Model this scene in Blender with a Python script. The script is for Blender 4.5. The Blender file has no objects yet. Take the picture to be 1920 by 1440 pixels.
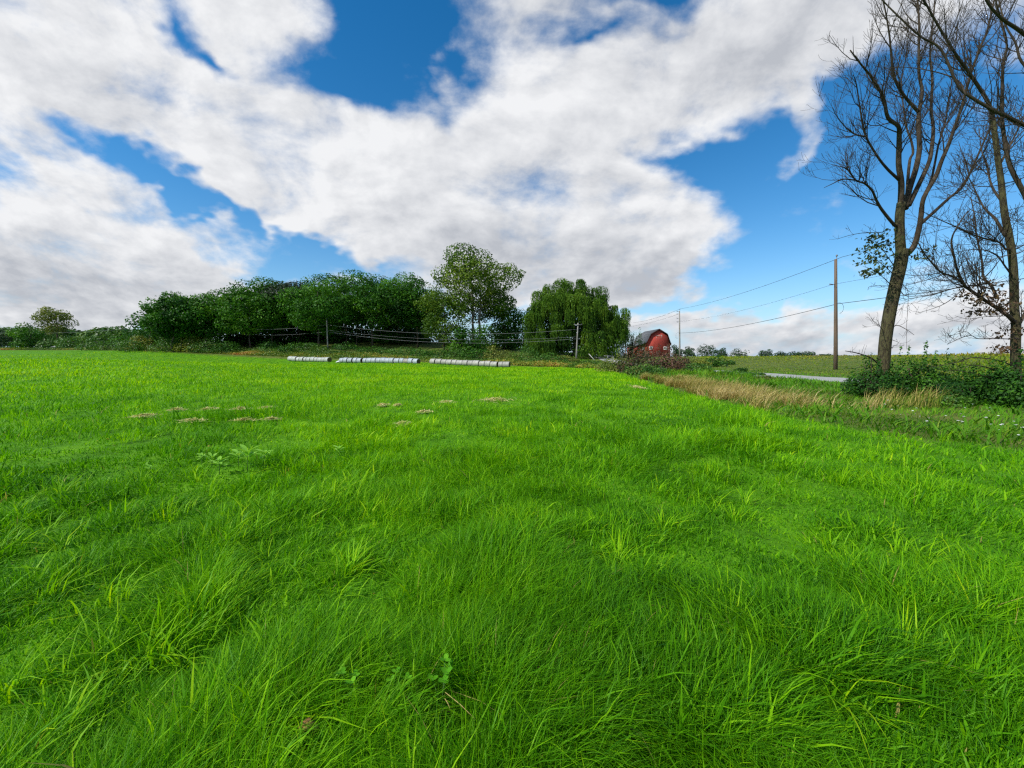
import bpy, math, random
import numpy as np
from mathutils import Vector

# ------------------------------------------------------------------ camera, sky, sun, exposure
S = bpy.context.scene
COL = S.collection
EYE = 1.6
FPX = 760.0                                   # focal length in photo pixels (1920 wide)
PITCH = math.atan(52.0 / FPX)                 # looking slightly down: horizon above the middle
cam_d = bpy.data.cameras.new("camera")
cam_d.sensor_width = 36.0
cam_d.lens = FPX / 1920.0 * 36.0
cam_d.clip_start = 0.05
cam_d.clip_end = 9000.0
cam = bpy.data.objects.new("camera", cam_d)
cam.location = (0, 0, EYE)
cam.rotation_euler = (math.pi / 2 - PITCH, 0, 0)
COL.objects.link(cam)
S.camera = cam

SUN_DIR = Vector((-0.74, -0.38, 0.74)).normalized()      # towards the sun
sun_d = bpy.data.lights.new("sun", 'SUN')
sun_d.energy = 4.8
sun_d.angle = math.radians(0.6)
sun_d.color = (1.0, 0.955, 0.88)
sun = bpy.data.objects.new("sun", sun_d)
sun.rotation_euler = SUN_DIR.to_track_quat('Z', 'Y').to_euler()
sun.location = (0, 0, 60)
COL.objects.link(sun)

S.view_settings.view_transform = 'Standard'
S.view_settings.look = 'None'
S.view_settings.gamma = 1.0
S.view_settings.exposure = 0.0
S.view_settings.use_curve_mapping = False
S.render.engine = 'CYCLES'
S.cycles.max_bounces = 5
S.cycles.diffuse_bounces = 3
S.cycles.glossy_bounces = 2
S.cycles.transmission_bounces = 3
S.cycles.transparent_max_bounces = 4
S.cycles.caustics_reflective = False
S.cycles.caustics_refractive = False
S.cycles.use_adaptive_sampling = True
S.cycles.adaptive_threshold = 0.015
S.cycles.adaptive_min_samples = 12
S.cycles.use_denoising = False
S.cycles.pixel_filter_type = 'BLACKMAN_HARRIS'
S.cycles.filter_width = 1.3

world = bpy.data.worlds.new("World")
S.world = world
world.use_nodes = True


def build_sky():
    nt = world.node_tree
    N, L = nt.nodes, nt.links
    N.clear()
    out = N.new('ShaderNodeOutputWorld')
    bg = N.new('ShaderNodeBackground')
    bg.inputs['Strength'].default_value = 0.1
    L.new(bg.outputs[0], out.inputs[0])
    sky = N.new('ShaderNodeTexSky')
    sky.sky_type = 'NISHITA'
    sky.sun_disc = False
    sky.sun_elevation = math.asin(SUN_DIR.z)
    sky.sun_rotation = math.atan2(SUN_DIR.x, SUN_DIR.y)
    sky.air_density = 1.0
    sky.dust_density = 0.0
    sky.ozone_density = 3.0
    tc = N.new('ShaderNodeTexCoord')
    sep = N.new('ShaderNodeSeparateXYZ')
    L.new(tc.outputs['Generated'], sep.inputs[0])

    def M(op, a, b=None, c=None, clamp=False):
        n = N.new('ShaderNodeMath')
        n.operation = op
        n.use_clamp = clamp
        for i, v in enumerate((a, b, c)):
            if v is None:
                continue
            if isinstance(v, (int, float)):
                n.inputs[i].default_value = v
            else:
                L.new(v, n.inputs[i])
        return n.outputs[0]

    x, y, z = sep.outputs
    ay = M('MAXIMUM', M('ABSOLUTE', y), 0.08)
    u = M('DIVIDE', x, ay)
    v = M('DIVIDE', z, ay)
    # cloud sheet coordinates (finer towards the horizon)
    cs = N.new('ShaderNodeCombineXYZ')
    vp = M('MAXIMUM', v, 0.0)
    L.new(M('DIVIDE', u, M('MULTIPLY_ADD', vp, 0.6, 0.70)), cs.inputs[0])
    L.new(M('MULTIPLY', M('LOGARITHM', M('ADD', vp, 0.35), 2.718282), 1.25), cs.inputs[1])

    def noise(scale, detail, rough, off=(0, 0, 0), vec=None, dist=0.0):
        mp = N.new('ShaderNodeMapping')
        mp.inputs['Location'].default_value = off
        L.new(vec or cs.outputs[0], mp.inputs[0])
        n = N.new('ShaderNodeTexNoise')
        n.noise_dimensions = '2D'
        n.inputs['Scale'].default_value = scale
        n.inputs['Detail'].default_value = detail
        n.inputs['Roughness'].default_value = rough
        n.inputs['Distortion'].default_value = dist
        L.new(mp.outputs[0], n.inputs['Vector'])
        return n

    # wall coordinates for the big masses, warped
    w1 = noise(2.4, 4, 0.6, (3.1, 1.7, 0.3))
    wsep = N.new('ShaderNodeSeparateColor')
    L.new(w1.outputs['Color'], wsep.inputs[0])
    uu = M('MULTIPLY_ADD', M('SUBTRACT', wsep.outputs[0], 0.5), 0.34, u)
    vv = M('MULTIPLY_ADD', M('SUBTRACT', wsep.outputs[1], 0.5), 0.26, v)
    pc = N.new('ShaderNodeCombineXYZ')
    L.new(uu, pc.inputs[0])
    L.new(vv, pc.inputs[1])

    def blobs(lst, start, gain=1.0):
        acc = start
        for (px, py, rx, ry, rot, w) in lst:
            mp = N.new('ShaderNodeMapping')
            mp.vector_type = 'TEXTURE'
            mp.inputs['Location'].default_value = ((px - 960) / FPX, (668 - py) / FPX, 0)
            mp.inputs['Rotation'].default_value = (0, 0, -math.radians(rot))
            mp.inputs['Scale'].default_value = (rx / FPX, ry / FPX, 1)
            L.new(pc.outputs[0], mp.inputs[0])
            g = N.new('ShaderNodeTexGradient')
            g.gradient_type = 'SPHERICAL'
            L.new(mp.outputs[0], g.inputs[0])
            acc = M('MULTIPLY_ADD', g.outputs[1], w * gain, acc)
        return acc

    mass = [
        (930, 340, 560, 300, 0, 1.7), (1160, 430, 250, 220, 20, 1.5), (1000, 480, 380, 130, 0, 0.9),
        (1010, 60, 300, 260, 0, 1.5), (1340, 150, 430, 170, -18, 1.6), (1570, 60, 330, 190, -15, 1.3),
        (1830, 10, 300, 170, 0, 1.1), (1290, 470, 110, 90, 0, 0.9),
        (120, 110, 480, 230, 25, 1.8), (430, 240, 420, 180, 32, 1.7), (650, 360, 370, 180, 18, 1.4),
        (470, 20, 330, 140, 5, 1.5), (640, 20, 130, 120, 0, 0.8),
        (130, 480, 460, 150, 10, 1.8), (340, 480, 220, 110, 18, 0.9), (40, 340, 260, 70, 22, 1.1),
        (190, 330, 190, 36, 24, 0.7), (150, 590, 520, 70, 0, 1.1),
        (1560, 625, 560, 62, 0, 1.5), (1880, 600, 330, 80, 0, 1.1), (1270, 608, 170, 40, 0, 0.7),
        (700, 540, 420, 50, 0, 0.35), (1468, 268, 58, 100, 22, 2.1), (1240, 545, 160, 35, 0, 0.6),
        (560, 420, 260, 60, 22, 0.5),
        # gaps of blue
        (785, 112, 270, 195, 10, -1.9), (690, 155, 120, 90, 20, -0.5), (850, 165, 120, 90, -20, -1.0), (372, 76, 130, 62, 45, -2.0), (440, 130, 90, 30, 40, -1.1), (775, 100, 40, 100, -12, 0.7), (852, 178, 40, 46, 0, 1.0),
        (1208, 58, 85, 85, 0, -1.6), (1105, 112, 105, 52, 10, -1.5), (1340, 85, 90, 40, 0, -0.5),
        (225, 295, 170, 46, 25, -1.5), (430, 415, 240, 26, 26, -1.0), (600, 490, 260, 46, 8, -1.7), (310, 372, 180, 20, 22, -0.6), (1150, 580, 300, 46, 0, -1.3), (1400, 545, 260, 50, 0, -0.9), (620, 300, 50, 50, 0, -0.5), (865, 325, 40, 30, 0, -0.5),
        (20, 352, 110, 40, 20, -1.0), (1500, 370, 370, 220, -8, -1.3), (1760, 300, 380, 220, 0, -0.8),
        (1260, 318, 170, 64, 15, -1.7), (1410, 262, 170, 60, -15, -1.2), (1590, 220, 130, 70, -15, -0.8),
    ]
    D = M('MAXIMUM', M('MINIMUM', blobs(mass, -0.20, 0.72), 0.74), -0.66)
    n_big = noise(3.6, 9, 0.575, (0.4, 2.2, 1.0), dist=0.12)
    n_up = noise(3.6, 7, 0.575, (0.37, 2.25, 1.0), dist=0.12)
    n_fine = noise(13.0, 7, 0.64, (5.0, 0.2, 4.0), dist=0.2)
    Dn = M('MULTIPLY_ADD', M('SUBTRACT', n_big.outputs[0], 0.5), 2.1, D)
    Dn = M('MULTIPLY_ADD', M('SUBTRACT', n_fine.outputs[0], 0.5), 0.45, Dn)
    mr = N.new('ShaderNodeMapRange')
    mr.interpolation_type = 'SMOOTHSTEP'
    mr.inputs['From Min'].default_value = -0.40
    mr.inputs['From Max'].default_value = 0.70
    L.new(Dn, mr.inputs['Value'])
    alpha = mr.outputs[0]

    # thick bases seen from below: grey
    base = blobs([
        (950, 480, 380, 90, 0, 1.0), (1240, 520, 180, 60, 0, 1.0), (190, 540, 460, 120, 8, 1.0),
        (1560, 640, 600, 50, 0, 0.8), (1430, 110, 480, 150, -15, 0.7), (240, 215, 330, 60, 24, 0.45),
        (1060, 380, 200, 120, 0, 0.35), (1100, 40, 260, 130, 0, 0.45),
    ], 0.0)
    n_sh2 = noise(9.0, 6, 0.64, (8.52, 2.05, 3.0), dist=0.3)
    sh = M('MULTIPLY_ADD', M('SUBTRACT', n_up.outputs[0], n_big.outputs[0]), 1.9, M('MULTIPLY', base, 0.82))
    sh = M('MULTIPLY_ADD', M('SUBTRACT', n_sh2.outputs[0], 0.5), 0.5, sh)
    sh = M('ADD', sh, 0.20, clamp=True)
    cr = N.new('ShaderNodeMix')
    cr.data_type = 'RGBA'
    cr.inputs['A'].default_value = (8.9, 9.0, 9.2, 1)
    cr.inputs['B'].default_value = (5.0, 5.25, 5.75, 1)
    L.new(sh, cr.inputs['Factor'])

    # sky blue, a little deeper than the clear-air model
    gam = N.new('ShaderNodeHueSaturation')
    gam.inputs['Hue'].default_value = 0.497
    gam.inputs['Saturation'].default_value = 1.36
    gam.inputs['Value'].default_value = 1.5
    L.new(sky.outputs[0], gam.inputs['Color'])
    low = N.new('ShaderNodeMix')                      # pale blue air towards the horizon
    low.data_type = 'RGBA'
    low.inputs['B'].default_value = (3.3, 5.5, 8.2, 1)
    L.new(M('POWER', M('SUBTRACT', 1.0, M('MAXIMUM', z, 0.0)), 9.0), low.inputs['Factor'])
    L.new(gam.outputs[0], low.inputs['A'])
    mix = N.new('ShaderNodeMix')
    mix.data_type = 'RGBA'
    L.new(alpha, mix.inputs['Factor'])
    L.new(low.outputs['Result'], mix.inputs['A'])
    L.new(cr.outputs['Result'], mix.inputs['B'])
    L.new(mix.outputs['Result'], bg.inputs['Color'])
    world.cycles.sampling_method = 'NONE'


build_sky()
# SECTION_SKY_END

# ------------------------------------------------------------------ helpers
rng = np.random.default_rng(7)
random.seed(7)


def ray(px, py):
    a, b = (px - 960) / FPX, (720 - py) / FPX
    cp, sp = math.cos(PITCH), math.sin(PITCH)
    return np.array([a, cp + b * sp, -sp + b * cp])


def P(px, py, Y):
    """Point at forward distance Y seen in that direction."""
    r = ray(px, py)
    return np.array([0, 0, EYE]) + r * (Y / r[1])


_tab = np.random.default_rng(99).random((8, 256, 256))


def vnoise(x, y, k=0):
    t = _tab[k % 8]
    xi, yi = np.floor(x).astype(int), np.floor(y).astype(int)
    fx, fy = x - xi, y - yi
    fx, fy = fx * fx * (3 - 2 * fx), fy * fy * (3 - 2 * fy)
    a, b = t[xi & 255, yi & 255], t[(xi + 1) & 255, yi & 255]
    c, d = t[xi & 255, (yi + 1) & 255], t[(xi + 1) & 255, (yi + 1) & 255]
    return (a * (1 - fx) + b * fx) * (1 - fy) + (c * (1 - fx) + d * fx) * fy


def fbm(x, y, k=0, octv=4, rough=0.5):
    s, amp, tot = 0.0, 1.0, 0.0
    for i in range(octv):
        s = s + amp * vnoise(x * 2 ** i + 17.3 * i, y * 2 ** i + 5.1 * i, k + i)
        tot += amp
        amp *= rough
    return s / tot


# ---- terrain: thin-plate surface through measured spots
def cp(px, py, Y):
    return P(px, py, Y)


_ctl = [(0, 0, 0), (-12, 4, 0), (12, 4, 0), (0, 12, 0), (-14, 14, 0.05), (9, 14, 0), (14, 10, 0.08), (-30, 12, .15),
        (30, 10, 0.1), (0, -20, 0), (-40, -10, 0.2), (40, -10, 0.2), (22, 30, 0.02), (22, 15, .05), (0, 30, -0.05),
        (-25, 35, .35), (8, 27, -0.05), (-50, 45, 1.2), (30, 45, 0.0), (38.5, 48, 0.0)]
for c in ((0, 657, 130), (250, 658, 122), (340, 662, 116), (440, 668, 109), (543, 678, 100), (621, 679.5, 92),
          (640, 681, 90), (790, 682.5, 82), (808, 683.5, 84), (958, 689.5, 78), (1060, 689, 74), (1130, 692, 60),
          (615, 655, 112), (1081, 676, 100), (900, 652, 122), (740, 652, 120), (1230, 671, 140), (1274, 669, 107),
          (430, 646, 135), (300, 652, 130), (1850, 667, 62), (1750, 669, 62), (1920, 668, 60), (1500, 673, 140),
          (1400, 672, 150), (1150, 669, 165), (800, 640, 160), (480, 638, 160)):
    p = cp(*c)
    _ctl.append(tuple(p))
_ctl += [(-300, 260, 7.5), (-150, 260, 7.0), (0, 300, 5), (300, 300, 0.4), (150, 300, 0.3), (-1500, 1500, 2), (0, 1800, 2),
         (1500, 1500, 0), (-1500, -600, 0), (1500, -600, 0), (0, -800, 0), (-200, 60, 3.0), (200, 60, 1.2), (-200, 0, 1.0), (200, 0, .5)]
_ctl = np.array(_ctl, float)


def _U(r2):
    return np.where(r2 > 1e-9, 0.5 * r2 * np.log(np.maximum(r2, 1e-9)), 0.0)


_sc = 50.0
_cx, _cy = _ctl[:, 0] / _sc, _ctl[:, 1] / _sc
_n = len(_ctl)
_A = np.zeros((_n + 3, _n + 3))
_A[:_n, :_n] = _U((_cx[:, None] - _cx[None]) ** 2 + (_cy[:, None] - _cy[None]) ** 2) + np.eye(_n) * 0.004
_A[:_n, _n], _A[:_n, _n + 1], _A[:_n, _n + 2] = 1, _cx, _cy
_A[_n:, :_n] = _A[:_n, _n:].T
_W = np.linalg.solve(_A, np.concatenate([_ctl[:, 2], [0, 0, 0]]))


def H(x, y):
    x, y = np.asarray(x, float) / _sc, np.asarray(y, float) / _sc
    z = _W[_n] + _W[_n + 1] * x + _W[_n + 2] * y
    for i in range(_n):
        z = z + _W[i] * _U((x - _cx[i]) ** 2 + (y - _cy[i]) ** 2)
    x, y = x * _sc, y * _sc
    near = 1 / (1 + (x * x + y * y) / 4000.0)
    return z + near * (0.10 * (fbm(x * 0.35, y * 0.35, 3, 3) - 0.5))


def Hf(x, y):
    return float(H(np.array([x]), np.array([y]))[0])


def G(px, py):
    """Where the sight line meets the ground."""
    r = ray(px, py)
    t = 1.0
    prev = 0.0
    while t < 400:
        q = np.array([0, 0, EYE]) + r * t
        if q[2] < Hf(q[0], q[1]):
            break
        prev, t = t, t * 1.06
    for _ in range(24):
        m = (prev + t) / 2
        q = np.array([0, 0, EYE]) + r * m
        if q[2] < Hf(q[0], q[1]):
            t = m
        else:
            prev = m
    return q


def at(px, Y):
    """Ground spot at forward distance Y in the direction of column px."""
    x = (px - 960) / FPX * Y
    return np.array([x, Y, Hf(x, Y)])


def inside(poly, x, y):
    poly = np.asarray(poly, float)
    r = np.zeros(len(x), bool)
    j = len(poly) - 1
    for i in range(len(poly)):
        xi, yi, xj, yj = *poly[i], *poly[j]
        if yi != yj:
            c = ((yi > y) != (yj > y)) & (x < (xj - xi) * (y - yi) / (yj - yi) + xi)
            r ^= c
        j = i
    return r


def make_mesh(name, V, polys, mat, parent=None, attrs=None, smooth=False, loc=None, mats=None, mat_idx=None):
    """V (n,3); polys: list of int arrays (m,k)."""
    me = bpy.data.meshes.new(name)
    V = np.ascontiguousarray(V, dtype=np.float32)
    me.vertices.add(len(V))
    me.vertices.foreach_set('co', V.ravel())
    polys = [np.asarray(p, dtype=np.int32) for p in polys if len(p)]
    loops = np.concatenate([p.ravel() for p in polys])
    tot = np.concatenate([np.full(len(p), p.shape[1], np.int32) for p in polys])
    start = np.concatenate([[0], np.cumsum(tot)[:-1]]).astype(np.int32)
    me.loops.add(len(loops))
    me.loops.foreach_set('vertex_index', loops)
    me.polygons.add(len(tot))
    me.polygons.foreach_set('loop_start', start)
    me.polygons.foreach_set('loop_total', tot)
    if mat_idx is not None:
        me.polygons.foreach_set('material_index', np.asarray(mat_idx, np.int32))
    me.update(calc_edges=True)
    if smooth:
        me.shade_smooth()
    for k, a in (attrs or {}).items():
        at_ = me.attributes.new(k, 'FLOAT', 'POINT')
        at_.data.foreach_set('value', np.ascontiguousarray(a, dtype=np.float32))
    for m in (mats or [mat]):
        me.materials.append(m)
    o = bpy.data.objects.new(name, me)
    COL.objects.link(o)
    if loc is not None:
        o.location = [float(c) for c in loc]
    if parent is not None:
        o.parent = parent
    return o


def tag(o, label=None, cat=None, group=None, kind=None):
    if label:
        o['label'] = label
    if cat:
        o['category'] = cat
    if group:
        o['group'] = group
    if kind:
        o['kind'] = kind
    return o


def thing(name, loc, label, cat, group=None, rz=0.0):
    o = bpy.data.objects.new(name, None)
    COL.objects.link(o)
    o.location = [float(c) for c in loc]
    o.rotation_euler = (0, 0, rz)
    return tag(o, label, cat, group)


def copy_thing(o, label=None):
    c = o.copy()
    COL.objects.link(c)
    if label:
        c['label'] = label
    for ch in list(o.children):
        k = ch.copy()
        COL.objects.link(k)
        k.parent = c
        for g in list(ch.children):
            gg = g.copy()
            COL.objects.link(gg)
            gg.parent = k
    return c


class Geo:
    """Collects tubes, boxes and sheets into one mesh."""

    def __init__(self):
        self.V, self.Q, self.T, self.n, self.tone = [], [], [], 0, []

    def add(self, V, Q=(), T=(), tone=0.5):
        V = np.asarray(V, float)
        self.V.append(V)
        if len(Q):
            self.Q.append(np.asarray(Q, int) + self.n)
        if len(T):
            self.T.append(np.asarray(T, int) + self.n)
        self.tone.append(np.full(len(V), tone) if np.isscalar(tone) else np.asarray(tone))
        self.n += len(V)

    def tube(self, pts, radii, sides=6, cap=True, tone=0.5):
        pts = np.asarray(pts, float)
        m = len(pts)
        radii = np.broadcast_to(np.asarray(radii, float), (m,))
        d = np.gradient(pts, axis=0)
        d /= np.linalg.norm(d, axis=1, keepdims=True) + 1e-12
        ref = np.array([0, 0, 1.0]) if abs(d[0, 2]) < 0.9 else np.array([1.0, 0, 0])
        u = np.cross(d, ref)
        u /= np.linalg.norm(u, axis=1, keepdims=True) + 1e-12
        w = np.cross(d, u)
        a = np.linspace(0, 2 * math.pi, sides, endpoint=False)
        ring = (np.cos(a)[None, :, None] * u[:, None] + np.sin(a)[None, :, None] * w[:, None]) * radii[:, None, None] + pts[:, None]
        i = np.arange(m - 1)[:, None] * sides
        k = np.arange(sides)[None]
        k2 = (k + 1) % sides
        Q = np.stack([i + k, i + k2, i + sides + k2, i + sides + k], -1).reshape(-1, 4)
        V = ring.reshape(-1, 3)
        T = []
        if cap:
            V = np.vstack([V, pts[:1], pts[-1:]])
            kk = np.arange(sides)
            T = np.vstack([np.stack([np.full(sides, m * sides), (kk + 1) % sides, kk], -1),
                           np.stack([np.full(sides, m * sides + 1), (m - 1) * sides + kk, (m - 1) * sides + (kk + 1) % sides], -1)])
        self.add(V, Q, T, tone)

    def box(self, c, size, rz=0.0, tone=0.5):
        x, y, z = np.array(size) / 2
        v = np.array([[sx * x, sy * y, sz * z] for sz in (-1, 1) for sx, sy in ((-1, -1), (1, -1), (1, 1), (-1, 1))])
        cr, sr = math.cos(rz), math.sin(rz)
        v = np.stack([v[:, 0] * cr - v[:, 1] * sr, v[:, 0] * sr + v[:, 1] * cr, v[:, 2]], -1) + np.asarray(c)
        Q = [(3, 2, 1, 0), (4, 5, 6, 7), (0, 1, 5, 4), (1, 2, 6, 5), (2, 3, 7, 6), (3, 0, 4, 7)]
        self.add(v, Q, tone=tone)

    def build(self, name, mat, parent=None, smooth=True, loc=None):
        polys = []
        if self.Q:
            polys.append(np.concatenate(self.Q))
        if self.T:
            polys.append(np.concatenate(self.T))
        V = np.concatenate(self.V)
        if loc is not None:
            V = V - np.asarray(loc)
        return make_mesh(name, V, polys, mat, parent, {'tone': np.concatenate(self.tone)}, smooth, loc=loc if parent is None else None)


# ------------------------------------------------------------------ materials
def new_mat(name):
    m = bpy.data.materials.new(name)
    m.use_nodes = True
    nt = m.node_tree
    nt.nodes.clear()
    return m, nt.nodes, nt.links


def ramp(N, stops):
    r = N.new('ShaderNodeValToRGB')
    e = r.color_ramp.elements
    while len(e) < len(stops):
        e.new(0.5)
    for el, (p, c) in zip(e, stops):
        el.position = p
        el.color = (*c, 1)
    return r


def leaf_mat(name, stops, trans=0.3, rough=0.5, spec=0.25, tcol=(1.3, 1.25, 0.6)):
    """Leaf or blade: colour chosen by each leaf's own 'tone'; lets some light through."""
    m, N, L = new_mat(name)
    a = N.new('ShaderNodeAttribute')
    a.attribute_name = 'tone'
    r = ramp(N, stops)
    L.new(a.outputs['Fac'], r.inputs[0])
    p = N.new('ShaderNodeBsdfPrincipled')
    p.inputs['Roughness'].default_value = rough
    p.inputs['Specular IOR Level'].default_value = spec
    L.new(r.outputs[0], p.inputs['Base Color'])
    t = N.new('ShaderNodeBsdfTranslucent')
    mu = N.new('ShaderNodeMix')
    mu.data_type = 'RGBA'
    mu.blend_type = 'MULTIPLY'
    mu.inputs['Factor'].default_value = 1.0
    mu.inputs['B'].default_value = (*tcol, 1)
    L.new(r.outputs[0], mu.inputs['A'])
    L.new(mu.outputs['Result'], t.inputs['Color'])
    mx = N.new('ShaderNodeMixShader')
    mx.inputs[0].default_value = trans
    L.new(p.outputs[0], mx.inputs[1])
    L.new(t.outputs[0], mx.inputs[2])
    o = N.new('ShaderNodeOutputMaterial')
    L.new(mx.outputs[0], o.inputs[0])
    return m


def rough_mat(name, stops, scale=6.0, detail=6, rough=0.85, bump=0.0, bscale=None, stretch=(1, 1, 1), spec=0.2, objcol=False, metallic=0.0):
    m, N, L = new_mat(name)
    tc = N.new('ShaderNodeTexCoord')
    mp = N.new('ShaderNodeMapping')
    mp.inputs['Scale'].default_value = stretch
    L.new(tc.outputs['Object'], mp.inputs[0])
    n = N.new('ShaderNodeTexNoise')
    n.inputs['Scale'].default_value = scale
    n.inputs['Detail'].default_value = detail
    n.inputs['Roughness'].default_value = 0.65
    L.new(mp.outputs[0], n.inputs['Vector'])
    r = ramp(N, stops)
    L.new(n.outputs[0], r.inputs[0])
    p = N.new('ShaderNodeBsdfPrincipled')
    p.inputs['Roughness'].default_value = rough
    p.inputs['Specular IOR Level'].default_value = spec
    p.inputs['Metallic'].default_value = metallic
    col = r.outputs[0]
    if objcol:
        oi = N.new('ShaderNodeObjectInfo')
        mu = N.new('ShaderNodeMix')
        mu.data_type = 'RGBA'
        mu.blend_type = 'MULTIPLY'
        mu.inputs['Factor'].default_value = 1.0
        L.new(col, mu.inputs['A'])
        L.new(oi.outputs['Color'], mu.inputs['B'])
        col = mu.outputs['Result']
    L.new(col, p.inputs['Base Color'])
    if bump:
        n2 = N.new('ShaderNodeTexNoise')
        n2.inputs['Scale'].default_value = bscale or scale * 2
        n2.inputs['Detail'].default_value = 5
        L.new(mp.outputs[0], n2.inputs['Vector'])
        b = N.new('ShaderNodeBump')
        b.inputs['Strength'].default_value = bump
        b.inputs['Distance'].default_value = 0.03
        L.new(n2.outputs[0], b.inputs['Height'])
        L.new(b.outputs[0], p.inputs['Normal'])
    o = N.new('ShaderNodeOutputMaterial')
    L.new(p.outputs[0], o.inputs[0])
    return m


M_grass = leaf_mat('grass_blade', [(0.0, (0.032, 0.150, 0.003)), (0.35, (0.112, 0.345, 0.004)), (0.7, (0.275, 0.57, 0.005)),
                                   (0.95, (0.45, 0.64, 0.006)), (1.0, (0.42, 0.36, 0.10))], trans=0.42, spec=0.12, tcol=(1.25, 1.2, 0.4))
M_rough = leaf_mat('rough_grass_blade', [(0.0, (0.04, 0.14, 0.006)), (0.4, (0.10, 0.28, 0.010)), (0.75, (0.23, 0.34, 0.025)),
                                         (1.0, (0.46, 0.38, 0.12))], trans=0.35, spec=0.12)
M_dry = leaf_mat('dry_grass_blade', [(0.0, (0.16, 0.24, 0.02)), (0.3, (0.34, 0.32, 0.07)), (0.6, (0.56, 0.43, 0.15)), (1.0, (0.74, 0.60, 0.31))],
                 trans=0.25, tcol=(1.1, 1.0, 0.7))
M_meadow = leaf_mat('meadow_weed', [(0.0, (0.055, 0.17, 0.010)), (0.4, (0.15, 0.26, 0.014)), (0.75, (0.29, 0.32, 0.025)), (1.0, (0.34, 0.24, 0.07))], trans=0.35, spec=.1)
M_weed = leaf_mat('bank_weed', [(0.0, (0.035, 0.10, 0.010)), (0.45, (0.11, 0.21, 0.018)), (0.7, (0.26, 0.27, 0.03)), (0.85, (0.46, 0.31, 0.04)),
                                (1.0, (0.46, 0.19, 0.08))], trans=0.25)
M_straw = leaf_mat('dead_hay', [(0.0, (0.30, 0.36, 0.06)), (0.4, (0.56, 0.53, 0.16)), (1.0, (0.86, 0.78, 0.38))], trans=0.3, tcol=(1, 1, .8))
M_forest = leaf_mat('dense_tree_leaf', [(0.0, (0.016, 0.065, 0.008)), (0.5, (0.042, 0.145, 0.010)), (1.0, (0.11, 0.27, 0.014))], trans=0.28, spec=.12)
M_forest_light = leaf_mat('light_tree_leaf', [(0.0, (0.025, 0.085, 0.010)), (0.5, (0.05, 0.14, 0.014)), (1.0, (0.10, 0.20, 0.02))], trans=0.25)
M_copper = leaf_mat('dark_copper_leaf', [(0.0, (0.014, 0.028, 0.014)), (0.5, (0.030, 0.050, 0.018)), (1.0, (0.05, 0.085, 0.022))], trans=0.15)
M_cotton = leaf_mat('cottonwood_leaf', [(0.0, (0.035, 0.085, 0.010)), (0.5, (0.085, 0.165, 0.014)), (1.0, (0.20, 0.28, 0.03))], trans=0.28, spec=.12)
M_willow = leaf_mat('willow_leaf', [(0.0, (0.024, 0.070, 0.007)), (0.5, (0.066, 0.155, 0.010)), (1.0, (0.15, 0.26, 0.02))], trans=0.28, spec=.15)
M_olive = leaf_mat('olive_leaf', [(0.0, (0.07, 0.11, 0.015)), (0.5, (0.15, 0.19, 0.03)), (1.0, (0.28, 0.30, 0.06))], trans=0.25)
M_hedge = leaf_mat('hedge_leaf', [(0.0, (0.014, 0.055, 0.008)), (0.5, (0.034, 0.115, 0.011)), (1.0, (0.09, 0.24, 0.016))], trans=0.25, spec=.15)
M_ivy = leaf_mat('dull_vine_leaf', [(0.0, (0.018, 0.03, 0.010)), (0.5, (0.045, 0.068, 0.018)), (1.0, (0.10, 0.13, 0.04))], trans=0.2, spec=.15)
M_green = leaf_mat('bush_leaf', [(0.0, (0.03, 0.09, 0.012)), (0.5, (0.065, 0.17, 0.018)), (1.0, (0.14, 0.26, 0.03))], trans=0.28)
M_yellow = leaf_mat('yellow_bush_leaf', [(0.0, (0.09, 0.14, 0.015)), (0.5, (0.20, 0.24, 0.03)), (1.0, (0.36, 0.34, 0.05))], trans=0.28)
M_red = leaf_mat('russet_bush_leaf', [(0.0, (0.030, 0.040, 0.018)), (0.35, (0.07, 0.085, 0.025)), (0.65, (0.13, 0.060, 0.040)), (1.0, (0.23, 0.12, 0.075))], trans=0.2, tcol=(1.1, 1, .8))
M_brownleaf = leaf_mat('withered_leaf', [(0.0, (0.05, 0.03, 0.02)), (0.5, (0.11, 0.065, 0.035)), (1.0, (0.22, 0.14, 0.05))], trans=0.2, tcol=(1.1, 1, .8))
M_far = leaf_mat('far_wood_leaf', [(0.0, (0.045, 0.12, 0.018)), (0.5, (0.08, 0.18, 0.022)), (1.0, (0.15, 0.26, 0.03))], trans=0.2)
M_fardark = leaf_mat('far_tree_leaf', [(0.0, (0.018, 0.052, 0.022)), (0.5, (0.030, 0.075, 0.026)), (1.0, (0.06, 0.12, 0.03))], trans=0.2)
M_bright = leaf_mat('clover_leaf', [(0.0, (0.05, 0.24, 0.006)), (1.0, (0.17, 0.46, 0.02))], trans=0.3, spec=.1)
M_bark = rough_mat('bark', [(0.30, (0.016, 0.013, 0.008)), (0.46, (0.055, 0.046, 0.026)), (0.56, (0.085, 0.082, 0.034)), (0.66, (0.065, 0.052, 0.034)), (0.8, (0.15, 0.125, 0.08))],
                   scale=9, stretch=(1.6, 1.6, 0.4), bump=1.0, bscale=14, rough=0.95)
M_twig = rough_mat('bare_branch', [(0.3, (0.024, 0.018, 0.013)), (0.55, (0.060, 0.046, 0.032)), (0.8, (0.14, 0.11, 0.08))], scale=3, rough=0.9)
M_trunk = rough_mat('grey_trunk', [(0.3, (0.04, 0.032, 0.024)), (0.7, (0.14, 0.12, 0.095))], scale=2.5, stretch=(1, 1, .3), rough=0.95, bump=.6)
M_paletrunk = rough_mat('pale_trunk', [(0.3, (0.10, 0.085, 0.07)), (0.7, (0.30, 0.27, 0.23))], scale=2.5, stretch=(1, 1, .3), rough=0.95, bump=.6)
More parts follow.
